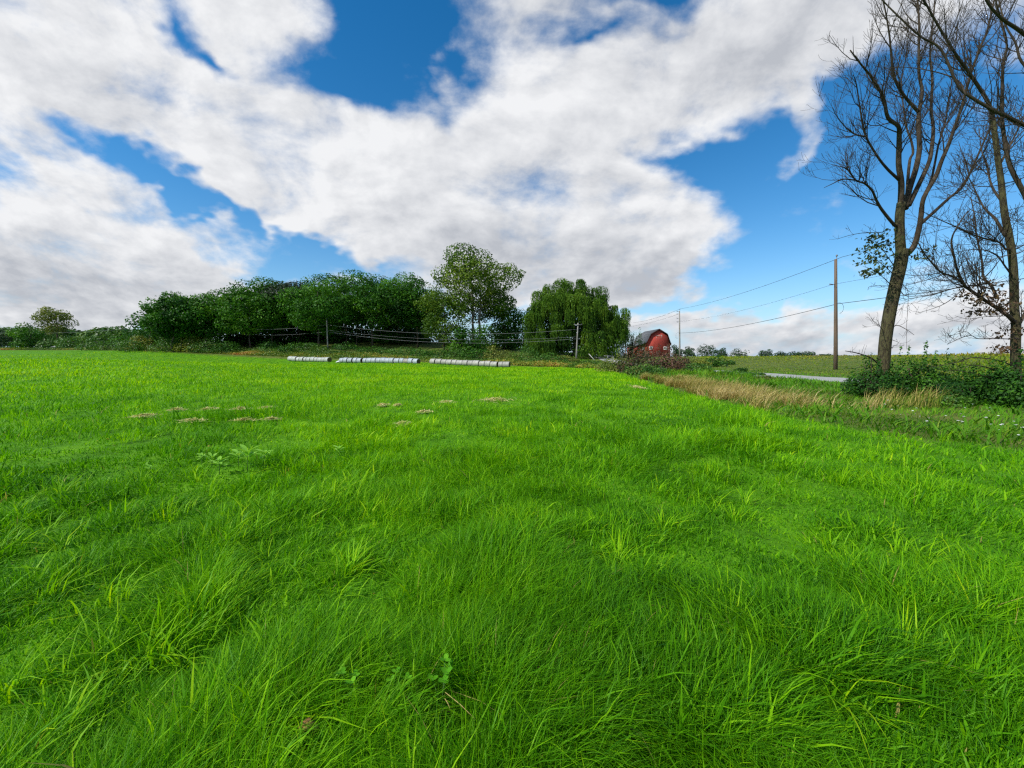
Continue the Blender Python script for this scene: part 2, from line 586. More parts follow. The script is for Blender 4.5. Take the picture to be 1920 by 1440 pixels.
M_pole = rough_mat('weathered_pole_wood', [(0.3, (0.09, 0.062, 0.042)), (0.7, (0.20, 0.145, 0.105))], scale=3, stretch=(3, 3, .15), rough=0.9, bump=.4)
M_polegrey = rough_mat('grey_pole_wood', [(0.3, (0.18, 0.17, 0.155)), (0.7, (0.34, 0.33, 0.30))], scale=3, stretch=(3, 3, .15), rough=0.9, bump=.4)
M_wire = rough_mat('wire', [(0.3, (0.03, 0.035, 0.04)), (0.7, (0.06, 0.065, 0.07))], rough=0.5)
M_wirelight = rough_mat('aluminium_wire', [(0.3, (0.28, 0.29, 0.29)), (0.7, (0.42, 0.43, 0.43))], rough=0.45)
M_porcelain = rough_mat('insulator', [(0.3, (0.10, 0.11, 0.13)), (0.7, (0.18, 0.19, 0.21))], rough=0.3, spec=.5)
M_steel = rough_mat('galvanised_steel', [(0.3, (0.30, 0.31, 0.32)), (0.7, (0.45, 0.46, 0.47))], rough=0.5)
M_barn = rough_mat('red_barn_boards', [(0.25, (0.29, 0.040, 0.030)), (0.5, (0.41, 0.062, 0.046)), (0.8, (0.52, 0.095, 0.07))],
                   scale=1.2, stretch=(6, 6, .25), rough=0.85, bump=.35, bscale=3)
M_barndark = rough_mat('barn_trim', [(0.3, (0.045, 0.014, 0.012)), (0.7, (0.085, 0.028, 0.024))], rough=0.8)
M_roof = rough_mat('grey_barn_roofing', [(0.3, (0.075, 0.08, 0.085)), (0.7, (0.15, 0.155, 0.16))], scale=1.0, stretch=(.4, 3, 1), rough=0.8, bump=.3)
M_white = rough_mat('white_paint', [(0.3, (0.46, 0.44, 0.40)), (0.7, (0.66, 0.65, 0.61))], rough=0.7)
M_worn = rough_mat('worn_white_paint', [(0.3, (0.30, 0.22, 0.19)), (0.7, (0.55, 0.50, 0.45))], scale=3, rough=0.8)
M_glass = rough_mat('window_glass', [(0.3, (0.03, 0.035, 0.04)), (0.7, (0.06, 0.065, 0.07))], rough=0.15, spec=.6)
M_bale = rough_mat('weathered_bale_wrap', [(0.30, (0.26, 0.265, 0.255)), (0.5, (0.42, 0.425, 0.415)), (0.66, (0.56, 0.565, 0.56)), (0.8, (0.33, 0.31, 0.25))],
                   scale=2.2, stretch=(3, .7, .7), rough=0.55, bump=.5, objcol=True)
M_baleend = rough_mat('dark_hay_end', [(0.3, (0.045, 0.034, 0.018)), (0.6, (0.13, 0.10, 0.05)), (0.8, (0.24, 0.19, 0.10))], scale=6, rough=0.95, bump=.9)
M_road = rough_mat('pale_road', [(0.3, (0.30, 0.30, 0.27)), (0.7, (0.42, 0.42, 0.38))], scale=2, rough=0.9, bump=.2)
M_stone = rough_mat('stone', [(0.3, (0.30, 0.28, 0.25)), (0.7, (0.48, 0.46, 0.42))], scale=3, rough=0.9, bump=.5)
M_fungus = rough_mat('tan_fungus', [(0.3, (0.22, 0.10, 0.035)), (0.6, (0.42, 0.22, 0.085)), (0.8, (0.62, 0.42, 0.22))], scale=30, rough=0.7, bump=.4, bscale=120)
M_sheet = rough_mat('white_sheet', [(0.3, (0.60, 0.66, 0.66)), (0.7, (0.76, 0.80, 0.80))], rough=0.5)
M_flower = rough_mat('white_petal', [(0.3, (0.70, 0.72, 0.66)), (0.7, (0.86, 0.87, 0.82))], scale=40, rough=0.8)
M_stem = rough_mat('green_stem', [(0.3, (0.05, 0.13, 0.02)), (0.7, (0.10, 0.22, 0.04))], rough=0.7)


def ground_material():
    m, N, L = new_mat('ground')
    tc = N.new('ShaderNodeTexCoord')
    a = N.new('ShaderNodeAttribute')
    a.attribute_name = 'lush'

    def noise(scale, detail, stretch=(1, 1, 1)):
        mp = N.new('ShaderNodeMapping')
        mp.inputs['Scale'].default_value = stretch
        L.new(tc.outputs['Object'], mp.inputs[0])
        n = N.new('ShaderNodeTexNoise')
        n.inputs['Scale'].default_value = scale
        n.inputs['Detail'].default_value = detail
        n.inputs['Roughness'].default_value = 0.65
        L.new(mp.outputs[0], n.inputs['Vector'])
        return n.outputs[0]
    n1 = noise(1.1, 8, (1, 0.6, 1))
    g = ramp(N, [(0.3, (0.035, 0.115, 0.005)), (0.5, (0.085, 0.24, 0.006)), (0.7, (0.14, 0.33, 0.008))])
    L.new(n1, g.inputs[0])
    n2 = noise(0.5, 8)
    w = ramp(N, [(0.3, (0.05, 0.085, 0.018)), (0.5, (0.10, 0.14, 0.025)), (0.7, (0.17, 0.18, 0.04))])
    L.new(n2, w.inputs[0])
    mx = N.new('ShaderNodeMix')
    mx.data_type = 'RGBA'
    L.new(a.outputs['Fac'], mx.inputs['Factor'])
    L.new(w.outputs[0], mx.inputs['A'])
    L.new(g.outputs[0], mx.inputs['B'])
    p = N.new('ShaderNodeBsdfPrincipled')
    p.inputs['Roughness'].default_value = 0.95
    p.inputs['Specular IOR Level'].default_value = 0.1
    L.new(mx.outputs['Result'], p.inputs['Base Color'])
    b = N.new('ShaderNodeBump')
    b.inputs['Strength'].default_value = 0.7
    b.inputs['Distance'].default_value = 0.08
    L.new(noise(5, 6), b.inputs['Height'])
    L.new(b.outputs[0], p.inputs['Normal'])
    o = N.new('ShaderNodeOutputMaterial')
    L.new(p.outputs[0], o.inputs[0])
    return m


# ------------------------------------------------------------------ ground and road
FIELD = [(-260, -60), (-260, 136), (-164, 131), (-114, 122.5), (-94.6, 116.5), (-75, 109), (-57, 103), (-42, 96.5), (-18, 88.5), (0, 84),
         (9.2, 75), (12.8, 58), (10.6, 40), (8.5, 26), (7.2, 15), (7.0, 10.5), (7.7, 8.2), (9.3, 6.2), (13, 3.2), (22, -2), (60, -60)]


def build_ground():
    xs = np.unique(np.concatenate([np.arange(-70, 70.1, 1.0), np.arange(-180, 181, 5.0), np.linspace(-500, 500, 41), np.linspace(-4000, 4000, 33)]))
    ys = np.unique(np.concatenate([np.arange(-6, 132.1, 1.0), np.arange(-60, 260, 6.0), np.linspace(-400, 700, 36), np.linspace(-2000, 6000, 33)]))
    X, Y = np.meshgrid(xs, ys)
    Z = H(X.ravel(), Y.ravel())
    r = np.hypot(X.ravel(), Y.ravel())
    k = np.clip((r - 300) / 900, 0, 1)
    Z = Z * (1 - k) + k * (-1.0)
    nx = len(xs)
    i = (np.arange(len(ys) - 1)[:, None] * nx + np.arange(nx - 1)[None]).ravel()
    Q = np.stack([i, i + 1, i + nx + 1, i + nx], -1)
    lush = inside(FIELD, X.ravel(), Y.ravel()).astype(float)
    o = make_mesh('ground', np.stack([X.ravel(), Y.ravel(), Z], -1), [Q], ground_material(), attrs={'lush': lush}, smooth=True)
    tag(o, kind='structure')


def build_road():
    ys = np.arange(-20, 150, 1.0)
    cx = 21.6 + 0.004 * np.maximum(ys - 30, 0) ** 1.5
    offs = np.array([-2.0, -1.0, 0, 1.0, 2.0])
    V = []
    for o_ in offs:
        x = cx + o_ + 0.08 * (fbm(ys * 0.3 + o_ * 9, ys * 0.0, 2) - .5)
        V.append(np.stack([x, ys, H(x, ys) + 0.07 - 0.008 * o_ * o_], -1))
    V = np.stack(V, 1).reshape(-1, 3)
    i = (np.arange(len(ys) - 1)[:, None] * 5 + np.arange(4)[None]).ravel()
    o = make_mesh('road', V, [np.stack([i, i + 1, i + 6, i + 5], -1)], M_road, smooth=True)
    tag(o, kind='structure')


build_ground()
build_road()

# ------------------------------------------------------------------ vegetation builders
def blade_geo(x, y, z, h, w, ang, lean, tone, segs, twist):
    n = len(x)
    ts = {2: [0, .55, 1], 3: [0, .38, .74, 1]}[segs]
    ws = {2: [.95, .72, 0], 3: [.9, .95, .62, 0]}[segs]
    dx, dy = np.cos(ang), np.sin(ang)
    sx, sy = -np.sin(ang + twist), np.cos(ang + twist)
    rows = []
    for t, ww in zip(ts, ws):
        px = x + dx * lean * h * t ** 1.8
        py = y + dy * lean * h * t ** 1.8
        pz = z + h * (t - 0.42 * np.minimum(lean, 1.3) * t ** 2)
        if ww:
            k = 0.5 * w * ww
            rows.append(np.stack([px - sx * k, py - sy * k, pz], -1))
            rows.append(np.stack([px + sx * k, py + sy * k, pz], -1))
        else:
            rows.append(np.stack([px, py, pz], -1))
    V = np.stack(rows, 1)
    m = V.shape[1]
    b = np.arange(n)[:, None] * m
    Q = []
    for s in range(segs - 1):
        Q.append(b + np.array([[2 * s, 2 * s + 1, 2 * s + 3, 2 * s + 2]]))
    Q = np.concatenate(Q)
    T = b + np.array([[m - 3, m - 2, m - 1]])
    return V.reshape(-1, 3), Q, T, np.repeat(tone, m)


def blades_obj(name, parts, mat):
    Vs, Qs, Ts, Tn, off = [], [], [], [], 0
    for V, Q, T, t in parts:
        Vs.append(V)
        Qs.append(Q + off)
        Ts.append(T + off)
        Tn.append(t)
        off += len(V)
    return make_mesh(name, np.concatenate(Vs), [np.concatenate(Qs), np.concatenate(Ts)], mat, attrs={'tone': np.clip(np.concatenate(Tn), 0, 1)})


def polar(n, r0, r1, half_deg, rg, power=0.0):
    u = rg.random(n)
    r = r0 * (r1 / r0) ** u
    a = np.radians((rg.random(n) * 2 - 1) * half_deg)
    return r * np.sin(a), r * np.cos(a), r


def leaf_quads(C, Nrm, size, rg, aspect=0.6, hang=None):
    n = len(C)
    r = rg.normal(size=(n, 3))
    t = np.cross(Nrm, r)
    if hang is not None:
        t = t * (1 - hang) + np.array([0, 0, -1.0]) * hang
    t /= np.linalg.norm(t, axis=1, keepdims=True) + 1e-9
    b = np.cross(Nrm, t)
    b /= np.linalg.norm(b, axis=1, keepdims=True) + 1e-9
    s = size[:, None] * 0.5
    V = np.stack([C - t * s, C + b * s * aspect - t * s * .1, C + t * s, C - b * s * aspect - t * s * .1], 1)
    Q = np.arange(n)[:, None] * 4 + np.arange(4)[None]
    return V.reshape(-1, 3), Q


def leaf_cloud(blobs, n, size, rg, aspect=0.62, up=0.45, zmin=None, inner=0.58, hollow=0.35, tone_sd=0.16, btone_sd=0.18, tone0=0.45, aboveground=True):
    B = np.asarray(blobs, float)
    area = B[:, 3] * B[:, 4] + B[:, 3] * B[:, 5]
    bt = rg.normal(0, btone_sd, len(B))
    k = rg.choice(len(B), n, p=area / area.sum())
    d = rg.normal(size=(n, 3))
    d /= np.linalg.norm(d, axis=1, keepdims=True)
    f = hollow + (1.06 - hollow) * rg.random(n) ** 0.45
    C = B[k, :3] + d * B[k, 3:6] * f[:, None]
    keep = np.ones(n, bool)
    for i in range(len(B)):
        q = ((C - B[i, :3]) / B[i, 3:6])
        keep &= ~(((q ** 2).sum(1) < inner ** 2) & (k != i))
    if zmin is not None:
        keep &= C[:, 2] > zmin
    C, d, k = C[keep], d[keep], k[keep]
    nr = d + np.array([0, 0, up]) + rg.normal(0, .55, (len(C), 3))
    nr /= np.linalg.norm(nr, axis=1, keepdims=True)
    sz = size * (0.65 + 0.7 * rg.random(len(C)))
    V, Q = leaf_quads(C, nr, sz, rg, aspect)
    tone = np.clip(tone0 + bt[k] + rg.normal(0, tone_sd, len(C)), 0, 1)
    return V, Q, np.repeat(tone, 4)


def crown_blobs(c, R, rg, nb=18, zlow=-0.75, rmin=.26, rmax=.42, flat=.72):
    out = [(*c, R[0] * .55, R[1] * .55, R[2] * .6)]
    while len(out) < nb:
        d = rg.normal(size=3)
        d /= np.linalg.norm(d)
        if d[2] < zlow:
            continue
        f = rg.uniform(.5, .82)
        r = rg.uniform(rmin, rmax) * (R[0] + R[1]) / 2
        out.append((c[0] + d[0] * R[0] * f, c[1] + d[1] * R[1] * f, c[2] + d[2] * R[2] * f, r, r, r * flat))
    return out


def trunk_geo(g, base, top, r0, rg, limbs=(), bend=.04, sides=7):
    base, top = np.asarray(base, float), np.asarray(top, float)
    L = np.linalg.norm(top - base)
    t = np.linspace(0, 1, 7)
    pts = base[None] + (top - base)[None] * t[:, None]
    pts[1:-1, :2] += rg.normal(0, bend * L * .35, (5, 2))
    rad = r0 * (1 - .78 * t)
    rad[0] *= 1.35
    g.tube(pts, rad, sides)
    for e in limbs:
        e = np.asarray(e, float)
        k = rg.uniform(.3, .85)
        s = pts[0] * 0
        for j in range(3):
            s[j] = np.interp(k, t, pts[:, j])
        m = (s + e) / 2 + np.array([0, 0, -0.08 * np.linalg.norm(e - s)])
        r = np.interp(k, t, rad)
        g.tube([s, (s + m) / 2, m, (m + e) / 2 + np.array([0, 0, .02 * L]), e], np.array([.55, .45, .36, .25, .12]) * r, 5, cap=False)


def leafy_tree(name, label, cat, base, Ht, W, mat, seed, crown_from=.3, n=7000, leaf=.42, nb=20, trunk_r=None, group=None, depth=None,
               tmat=None, trunks=1, flat=.72, zlow=-.75, lean=(0, 0), hollow=.35, tone0=.45, aspect=.62, extra=None):
    rg = np.random.default_rng(seed)
    base = np.asarray(base, float)
    t = thing(name, base, label, cat, group)
    depth = depth or W
    zc = Ht * (1 + crown_from) / 2
    R = (W / 2, depth / 2, Ht * (1 - crown_from) / 2)
    bl = crown_blobs((lean[0], lean[1], zc), R, rg, nb, zlow, flat=flat)
    if extra:
        bl += extra
    if crown_from < .07:
        for _ in range(7):
            a, q = rg.uniform(0, 6.28), rg.uniform(.2, .72)
            rr = rg.uniform(.16, .24) * W
            bl.append((math.cos(a) * q * W / 2, math.sin(a) * q * depth / 2, rg.uniform(.10, .26) * Ht, rr, rr, rr * .8))
    V, Q, tone = leaf_cloud(bl, n, leaf, rg, hollow=hollow, tone0=tone0, aspect=aspect)
    make_mesh('crown', V, [Q], mat, t, {'tone': tone})
    r = trunk_r or Ht * .018 + .08
    for k in range(trunks):
        g = Geo()
        ox = (k - (trunks - 1) / 2) * r * 3.4
        lim = [b[:3] for b in bl[1:]]
        rg.shuffle(lim)
        trunk_geo(g, (ox, 0, -.3), (lean[0] + ox * 2.2, lean[1], Ht * .86), r, rg, lim[:9])
        g.build('trunk', tmat or M_trunk, t)
    return t


def bush(name, label, base, W, D, Ht, mat, seed, n=1600, leaf=.16, nb=9, group=None, cat='shrub', stems=5, smat=None, low=0.0, aspect=.62, tone0=.45, up=.45, shoots=0):
    rg = np.random.default_rng(seed)
    t = thing(name, base, label, cat, group)
    bl = []
    for i in range(nb):
        a, q = rg.uniform(0, 2 * math.pi), math.sqrt(rg.random())
        x, y = math.cos(a) * q * W * .36, math.sin(a) * q * D * .36
        top = Ht * (1 - .45 * q * q) * rg.uniform(.75, 1.0)
        rz = min(top * .5, Ht * rg.uniform(.25, .4))
        r = rg.uniform(.2, .32)
        bl.append((x, y, max(top - rz, low), W * r, D * r, rz))
        bl.append((x * 1.15, y * 1.15, max((top - rz) * .4, low + .1 * Ht), W * r * .95, D * r * .95, max(top * .36, .1)))
    for i in range(shoots):                                     # ragged upright shoots over the top
        x, y = rg.uniform(-.42, .42) * W, rg.uniform(-.3, .3) * D
        hh = Ht * rg.uniform(.8, 1.25) * (1 - .5 * abs(x / W))
        for k in range(3):
            bl.append((x, y, hh * (.62 + .18 * k), W * .07 * (1 - .25 * k), W * .07 * (1 - .25 * k), hh * .12))
    V, Q, tone = leaf_cloud(bl, n, leaf, rg, zmin=-.05 if low == 0 else low * .5, aspect=aspect, tone0=tone0, up=up)
    make_mesh('foliage', V, [Q], mat, t, {'tone': tone})
    if stems:
        g = Geo()
        for i in range(stems):
            a = rg.uniform(0, 2 * math.pi)
            e = bl[(2 * i) % len(bl)]
            s0 = np.array([math.cos(a) * W * .08, math.sin(a) * D * .08, -.1])
            e = np.array([e[0], e[1], e[2] + e[5] * .6])
            g.tube([s0, s0 * .5 + e * .5 + rg.normal(0, .05 * W, 3) * [1, 1, .2], e], np.array([.022, .015, .006]) * max(Ht, .6), 5)
        g.build('stem', smat or M_twig, t)
    return t


def catmull(pts, per=5):
    pts = np.asarray(pts, float)
    if len(pts) < 3:
        return np.linspace(pts[0], pts[-1], per + 1)
    p = np.vstack([2 * pts[0] - pts[1], pts, 2 * pts[-1] - pts[-2]])
    out = []
    for i in range(1, len(p) - 2):
        for t in np.linspace(0, 1, per, endpoint=False):
            a, b, c, d = p[i - 1], p[i], p[i + 1], p[i + 2]
            out.append(.5 * (2 * b + (c - a) * t + (2 * a - 5 * b + 4 * c - d) * t * t + (3 * b - a - 3 * c + d) * t ** 3))
    out.append(p[-2])
    return np.array(out)


def twigs(g, pts, rad, level, rg, cfg, start=.12):
    """Recursive bare side branches along a limb."""
    if level >= len(cfg):
        return
    dens, ln, rcap, ang = cfg[level]
    seg = np.linalg.norm(np.diff(pts, axis=0), axis=1)
    s = np.concatenate([[0], np.cumsum(seg)])
    L = s[-1]
    n = rg.poisson(L * dens)
    for q in rg.uniform(start, 1.0, n):
        p0 = np.array([np.interp(q * L, s, pts[:, j]) for j in range(3)])
        r_here = np.interp(q * L, s, rad)
        i = min(np.searchsorted(s, q * L), len(pts) - 1)
        tan = pts[i] - pts[max(i - 1, 0)]
        nn = np.linalg.norm(tan)
        if nn < 1e-6:
            continue
        tan /= nn
        ax = np.cross(tan, rg.normal(size=3))
        ax /= np.linalg.norm(ax) + 1e-9
        a = math.radians(rg.uniform(*ang))
        d = tan * math.cos(a) + ax * math.sin(a)
        l = ln * rg.uniform(.45, 1.25) * (1.1 - .45 * q)
        r = min(r_here * .62, rcap * rg.uniform(.7, 1.15))
        m = 5 if level < 2 else 4
        P_ = [p0]
        for k in range(m - 1):
            d = d + np.array([0, 0, .16]) + rg.normal(0, .12, 3)
            d /= np.linalg.norm(d)
            P_.append(P_[-1] + d * l / (m - 1))
        P_ = np.array(P_)
        rr = r * np.linspace(1, .38, m)
        g.tube(P_, np.maximum(rr, .0042), 5 if r > .02 else 3, cap=False)
        twigs(g, P_, rr, level + 1, rg, cfg, .08)


# ------------------------------------------------------------------ field grass
HAY = [(270, 784, 44, 11), (330, 772, 26, 6), (388, 771, 24, 9), (450, 770, 34, 8), (497, 768, 24, 7), (362, 793, 66, 8), (455, 792, 40, 9),
       (509, 790, 30, 8), (716, 763, 26, 9), (746, 763, 16, 5), (795, 776, 30, 8), (754, 799, 30, 10), (837, 757, 22, 8),
       (928, 752, 60, 8), (1196, 728, 18, 8)]
HAYG = []
for (hx, hy, hw, hh) in HAY:
    q = G(hx, hy)
    hwid = hw / FPX * q[1] * 0.5
    hdep = hh / FPX * q[1] ** 2 / EYE * 0.42
    HAYG.append((q[0], q[1], max(hwid, .12) * .95, max(min(hdep, 1.2), .12) * .8))


SMALL = [(*G(px, py)[:2], rr) for px, py, rr in ((579, 1419, .10), (828, 1345, .12), (740, 1330, .07), (655, 1330, .07), (864, 1400, .10))]


def hay_mask(x, y):
    m = np.zeros(len(x))
    for (cx, cy, rr) in SMALL:                                   # thin, short turf around the small plants
        m = np.maximum(m, 1.5 * np.clip(1.5 - ((x - cx) ** 2 + (y - cy + rr * .45) ** 2) / rr ** 2, 0, 1))
    for (cx, cy, a, b) in HAYG:
        d = ((x - cx) / (a * 1.15)) ** 2 + ((y - cy) / (b * 1.15)) ** 2
        m = np.maximum(m, np.clip(1.6 - d, 0, 1))
    return m


def field_grass():
    rg = np.random.default_rng(11)
    x, y, r = polar(560000, 0.9, 170, 66, rg)
    a = np.radians(66 + 114 * rg.random(170000) ** 2.2) * rg.choice([-1, 1], 170000)      # beside and behind the viewer
    q = .9 * (19 / .9) ** rg.random(170000)
    d = np.sqrt(rg.random(9000)) * .9
    b = rg.uniform(0, 6.283, 9000)
    x, y = np.concatenate([x, q * np.sin(a), d * np.sin(b)]), np.concatenate([y, q * np.cos(a), d * np.cos(b)])
    r = np.maximum(np.hypot(x, y), .9)
    k = inside(FIELD, x, y)
    x, y, r = x[k], y[k], r[k]
    hm = hay_mask(x, y)
    k = rg.random(len(x)) > hm * .55
    x, y, r, hm = x[k], y[k], r[k], hm[k]
    n = len(x)
    big = fbm(x * .16 + 3, y * .16, 4, 3)
    f2 = 1.9

    def tuft(x, y):
        return .5 * fbm(x * f2, y * f2, 1, 3) + .5 * fbm(x * .85 + 40, y * .85, 2, 3)
    c0 = tuft(x, y)
    e = .05
    gx, gy = (tuft(x + e, y) - c0) / e, (tuft(x, y + e) - c0) / e
    cl2 = np.clip((c0 - .36) / .26, 0, 1)
    cl2 = cl2 + (.62 - cl2) * np.clip((r - 8) / 30, 0, .75)
    mound = fbm(x * .62 + 5, y * .62 + 60, 7, 3)
    h = (0.032 + 0.178 * cl2 ** 1.25 + .03 * big) * np.clip(.25 + 1.55 * mound, .55, 1.45) * rg.uniform(.55, 1.3, n) * np.clip(1 - .6 * hm, .25, 1)
    h *= 1 + np.clip(r / 50, 0, .7)
    w = (0.0019 + 0.00112 * r) * rg.uniform(.65, 1.4, n)
    broad = (rg.random(n) < .06) & (r < 14) & (fbm(x * .8 + 70, y * .8, 3, 3) > .47)
    w = np.where(broad, w * 2.3 + .0015, w)
    h = np.where(broad, h * 1.15, h)
    sw = 5.0 * math.pi * fbm(x * .40 + 9, y * .40, 2, 3)
    vx = -gx * .60 + .48 * np.cos(sw) + rg.normal(0, .72, n)
    vy = -gy * .60 + .48 * np.sin(sw) + rg.normal(0, .72, n)
    ang = np.arctan2(vy, vx)
    lean = np.clip(.22 + .46 * np.hypot(vx, vy) + rg.normal(0, .22, n), .05, 1.6)
    tone = -.02 + .40 * fbm(x * .55, y * .55 + 30, 6, 4) + .42 * (big - .35) + .42 * (fbm(x * 1.6 + 11, y * 1.6, 4, 3) - .5) + rg.normal(0, .15, n) + .10 * cl2 + .34 * np.clip((y - 3.5) / 24, 0, 1)  # last term: near cloud shade put into blade tone, plus yellower mid-field turf
    tone = np.where(broad, tone + .12, tone)
    tone = np.minimum(tone, .94)
    tone = np.where(rg.random(n) < .0035, 1.0, tone)
    z = H(x, y) - .01
    tw = rg.normal(0, .7, n)
    parts = []
    for lo, hi, sg in ((0, 9, 3), (9, 999, 2)):
        k = (r >= lo) & (r < hi)
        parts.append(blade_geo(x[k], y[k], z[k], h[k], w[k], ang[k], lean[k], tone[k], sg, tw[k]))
    # broad-bladed bright tufts growing through the turf
    spots = [G(px, py) for px, py in ((1560, 1330), (1290, 1150), (1110, 1130), (780, 1180), (1030, 1085), (1530, 1280), (1690, 1240), (930, 1030),
                                      (500, 1050), (640, 1080), (1330, 960), (1590, 1080), (300, 1240), (970, 1290), (420, 1000), (1240, 1000), (1380, 1190),
                                      (1680, 1040), (860, 980), (120, 1030), (1820, 1180), (230, 1120))]
    for _ in range(110):
        rr = 2.5 * (16 / 2.5) ** rg.random()
        a = math.radians(rg.uniform(-56, 56))
        spots.append(np.array([rr * math.sin(a), rr * math.cos(a), 0]))
    tx, ty, th, tw_, ta, tl, tt = [], [], [], [], [], [], []
    for s in spots:
        if not inside(FIELD, np.array([s[0]]), np.array([s[1]]))[0]:
            continue
        m = rg.integers(14, 46)
        sc = rg.uniform(.55, 1.05)
        a = rg.normal(rg.uniform(0, 6.28), 1.3, m)
        q = np.abs(rg.normal(0, .11, m))
        tx.append(s[0] + np.cos(a) * q)
        ty.append(s[1] + np.sin(a) * q)
        th.append(rg.uniform(.14, .36, m) * sc)
        tw_.append(rg.uniform(.005, .0095, m) * (1 + .03 * s[1]))
        ta.append(a + rg.normal(0, .4, m))
        tl.append(rg.uniform(.35, 1.35, m))
        tt.append(np.clip(rg.normal(.60, .14, m), 0, .93))
    X, Yy = np.concatenate(tx), np.concatenate(ty)
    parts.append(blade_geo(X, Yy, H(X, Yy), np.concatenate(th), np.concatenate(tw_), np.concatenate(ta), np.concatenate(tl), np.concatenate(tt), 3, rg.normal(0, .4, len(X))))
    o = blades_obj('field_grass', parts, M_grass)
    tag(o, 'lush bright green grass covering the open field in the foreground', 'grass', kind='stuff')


def verge_grass():
    rg = np.random.default_rng(12)
    # rough grass between the field edge and the road and beyond it
    n = 190000
    x, y, r = polar(n, 5.5, 130, 64, rg)
    k = ~inside(FIELD, x, y) & (x > 5) & (x < 27.5) & (np.abs(x - 21.6 - .004 * np.maximum(y - 30, 0) ** 1.5) > 1.75)
    x, y, r = x[k], y[k], r[k]
    n = len(x)
    cl = fbm(x * .5, y * .5, 2, 4)
    h = (.18 + .5 * np.clip(cl - .25, 0, 1)) * rg.uniform(.6, 1.25, n)
    near_edge = np.clip((x - np.interp(y, [3, 6.2, 8.2, 10.5, 15, 26, 40, 58], [13, 9.3, 7.7, 7.0, 7.2, 8.5, 10.6, 12.8])) / 1.6, .35, 1)
    h *= np.where(x < 19.5, near_edge, .55) * np.where((y > 33) & (x > 13.5) & (x < 19.6), 1.9, 1.0) * np.where((y < 14) & (x > 9), .6, 1)
    w = (.004 + .0013 * r) * rg.uniform(.7, 1.3, n)
    ang = 4 * math.pi * fbm(x * .4 + 2, y * .4, 1, 3) + rg.normal(0, .7, n)
    lean = np.clip(.2 + .8 * fbm(x * .6, y * .6, 3, 3) + rg.normal(0, .2, n), .05, 1.3)
    tone = .06 + .55 * fbm(x * .35 + 8, y * .35, 6, 4) + rg.normal(0, .14, n) + .10 * np.clip((y - 14) / 25, 0, 1)
    p1 = blade_geo(x, y, H(x, y) - .02, h, w, ang, lean, tone, 2, rg.normal(0, .8, n))
    # broad weed leaves between the blades
    m = 16000
    xw, yw, rw = polar(m, 6, 60, 63, rg)
    k = ~inside(FIELD, xw, yw) & (xw > 5) & (xw < 19.4) & (fbm(xw * .5 + 5, yw * .5, 5, 3) > .48)
    xw, yw, rw = xw[k], yw[k], rw[k]
    m = len(xw)
    p2 = blade_geo(xw, yw, H(xw, yw), rg.uniform(.15, .5, m), (.018 + .0016 * rw) * rg.uniform(.7, 1.4, m), rg.uniform(0, 6.28, m), rg.uniform(.4, 1.2, m),
                   rg.normal(.28, .12, m), 3, rg.normal(0, .5, m))
    tag(blades_obj('rough_grass', [p1, p2], M_rough), 'tall rough green grass and weeds on the verge between field and road', 'grass', kind='stuff')
    # tan seeding grass along the field margin and under the hedge
    pts = []
    for _ in range(40000):
        yy = rg.uniform(11.5, 31)
        e = float(np.interp(yy, [10.5, 15, 26, 40], [7.0, 7.2, 8.5, 10.6]))
        xx = e + .25 + abs(rg.normal(0, 1.25))
        pts.append((xx, yy))
    pts = np.array(pts)
    f = fbm(pts[:, 0] * .30 + 4, pts[:, 1] * .30, 2, 3)
    wgt = np.where(pts[:, 1] > 14.5, 1.0, .0)
    f2 = fbm(pts[:, 0] * 1.1, pts[:, 1] * 1.1, 5, 3)
    k = (.5 * f + .5 * f2 > .555 - .075 * wgt) & (rg.random(len(pts)) < np.clip((pts[:, 1] - 9) / 9, .3, 1))
    pts = pts[k]
    hd = np.array([((rg.choice([1640, 1665, 1678, 1716, 1735, 1748, 1760]) + rg.normal(0, 13) - 960) / FPX * yy, yy) for yy in rg.uniform(11.9, 13.6, 620)])
    x = np.concatenate([pts[:, 0], hd[:, 0]])
    y = np.concatenate([pts[:, 1], hd[:, 1]])
    n = len(x)
    r = np.hypot(x, y)
    h = np.concatenate([rg.uniform(.3, .72, len(pts)), rg.uniform(.15, .8, len(hd))])
    lean = np.concatenate([rg.uniform(.25, 1.3, len(pts)), rg.uniform(.05, .8, len(hd))])
    ang = rg.normal(-1.2, .9, n)
    tone = np.clip(rg.normal(.46, .2, n) - np.concatenate([np.zeros(len(pts)), np.full(len(hd), .16)]) + .9 * (fbm(x * .5, y * .5, 6, 3) - .5), 0, 1)
    p = blade_geo(x, y, H(x, y) - .02, h, (.005 + .0008 * r) * rg.uniform(.6, 1.3, n), ang, lean, tone, 2, rg.normal(0, .9, n))
    tag(blades_obj('dry_grass', [p], M_dry), 'tan dry seeding grass along the right margin of the field', 'grass', kind='stuff')


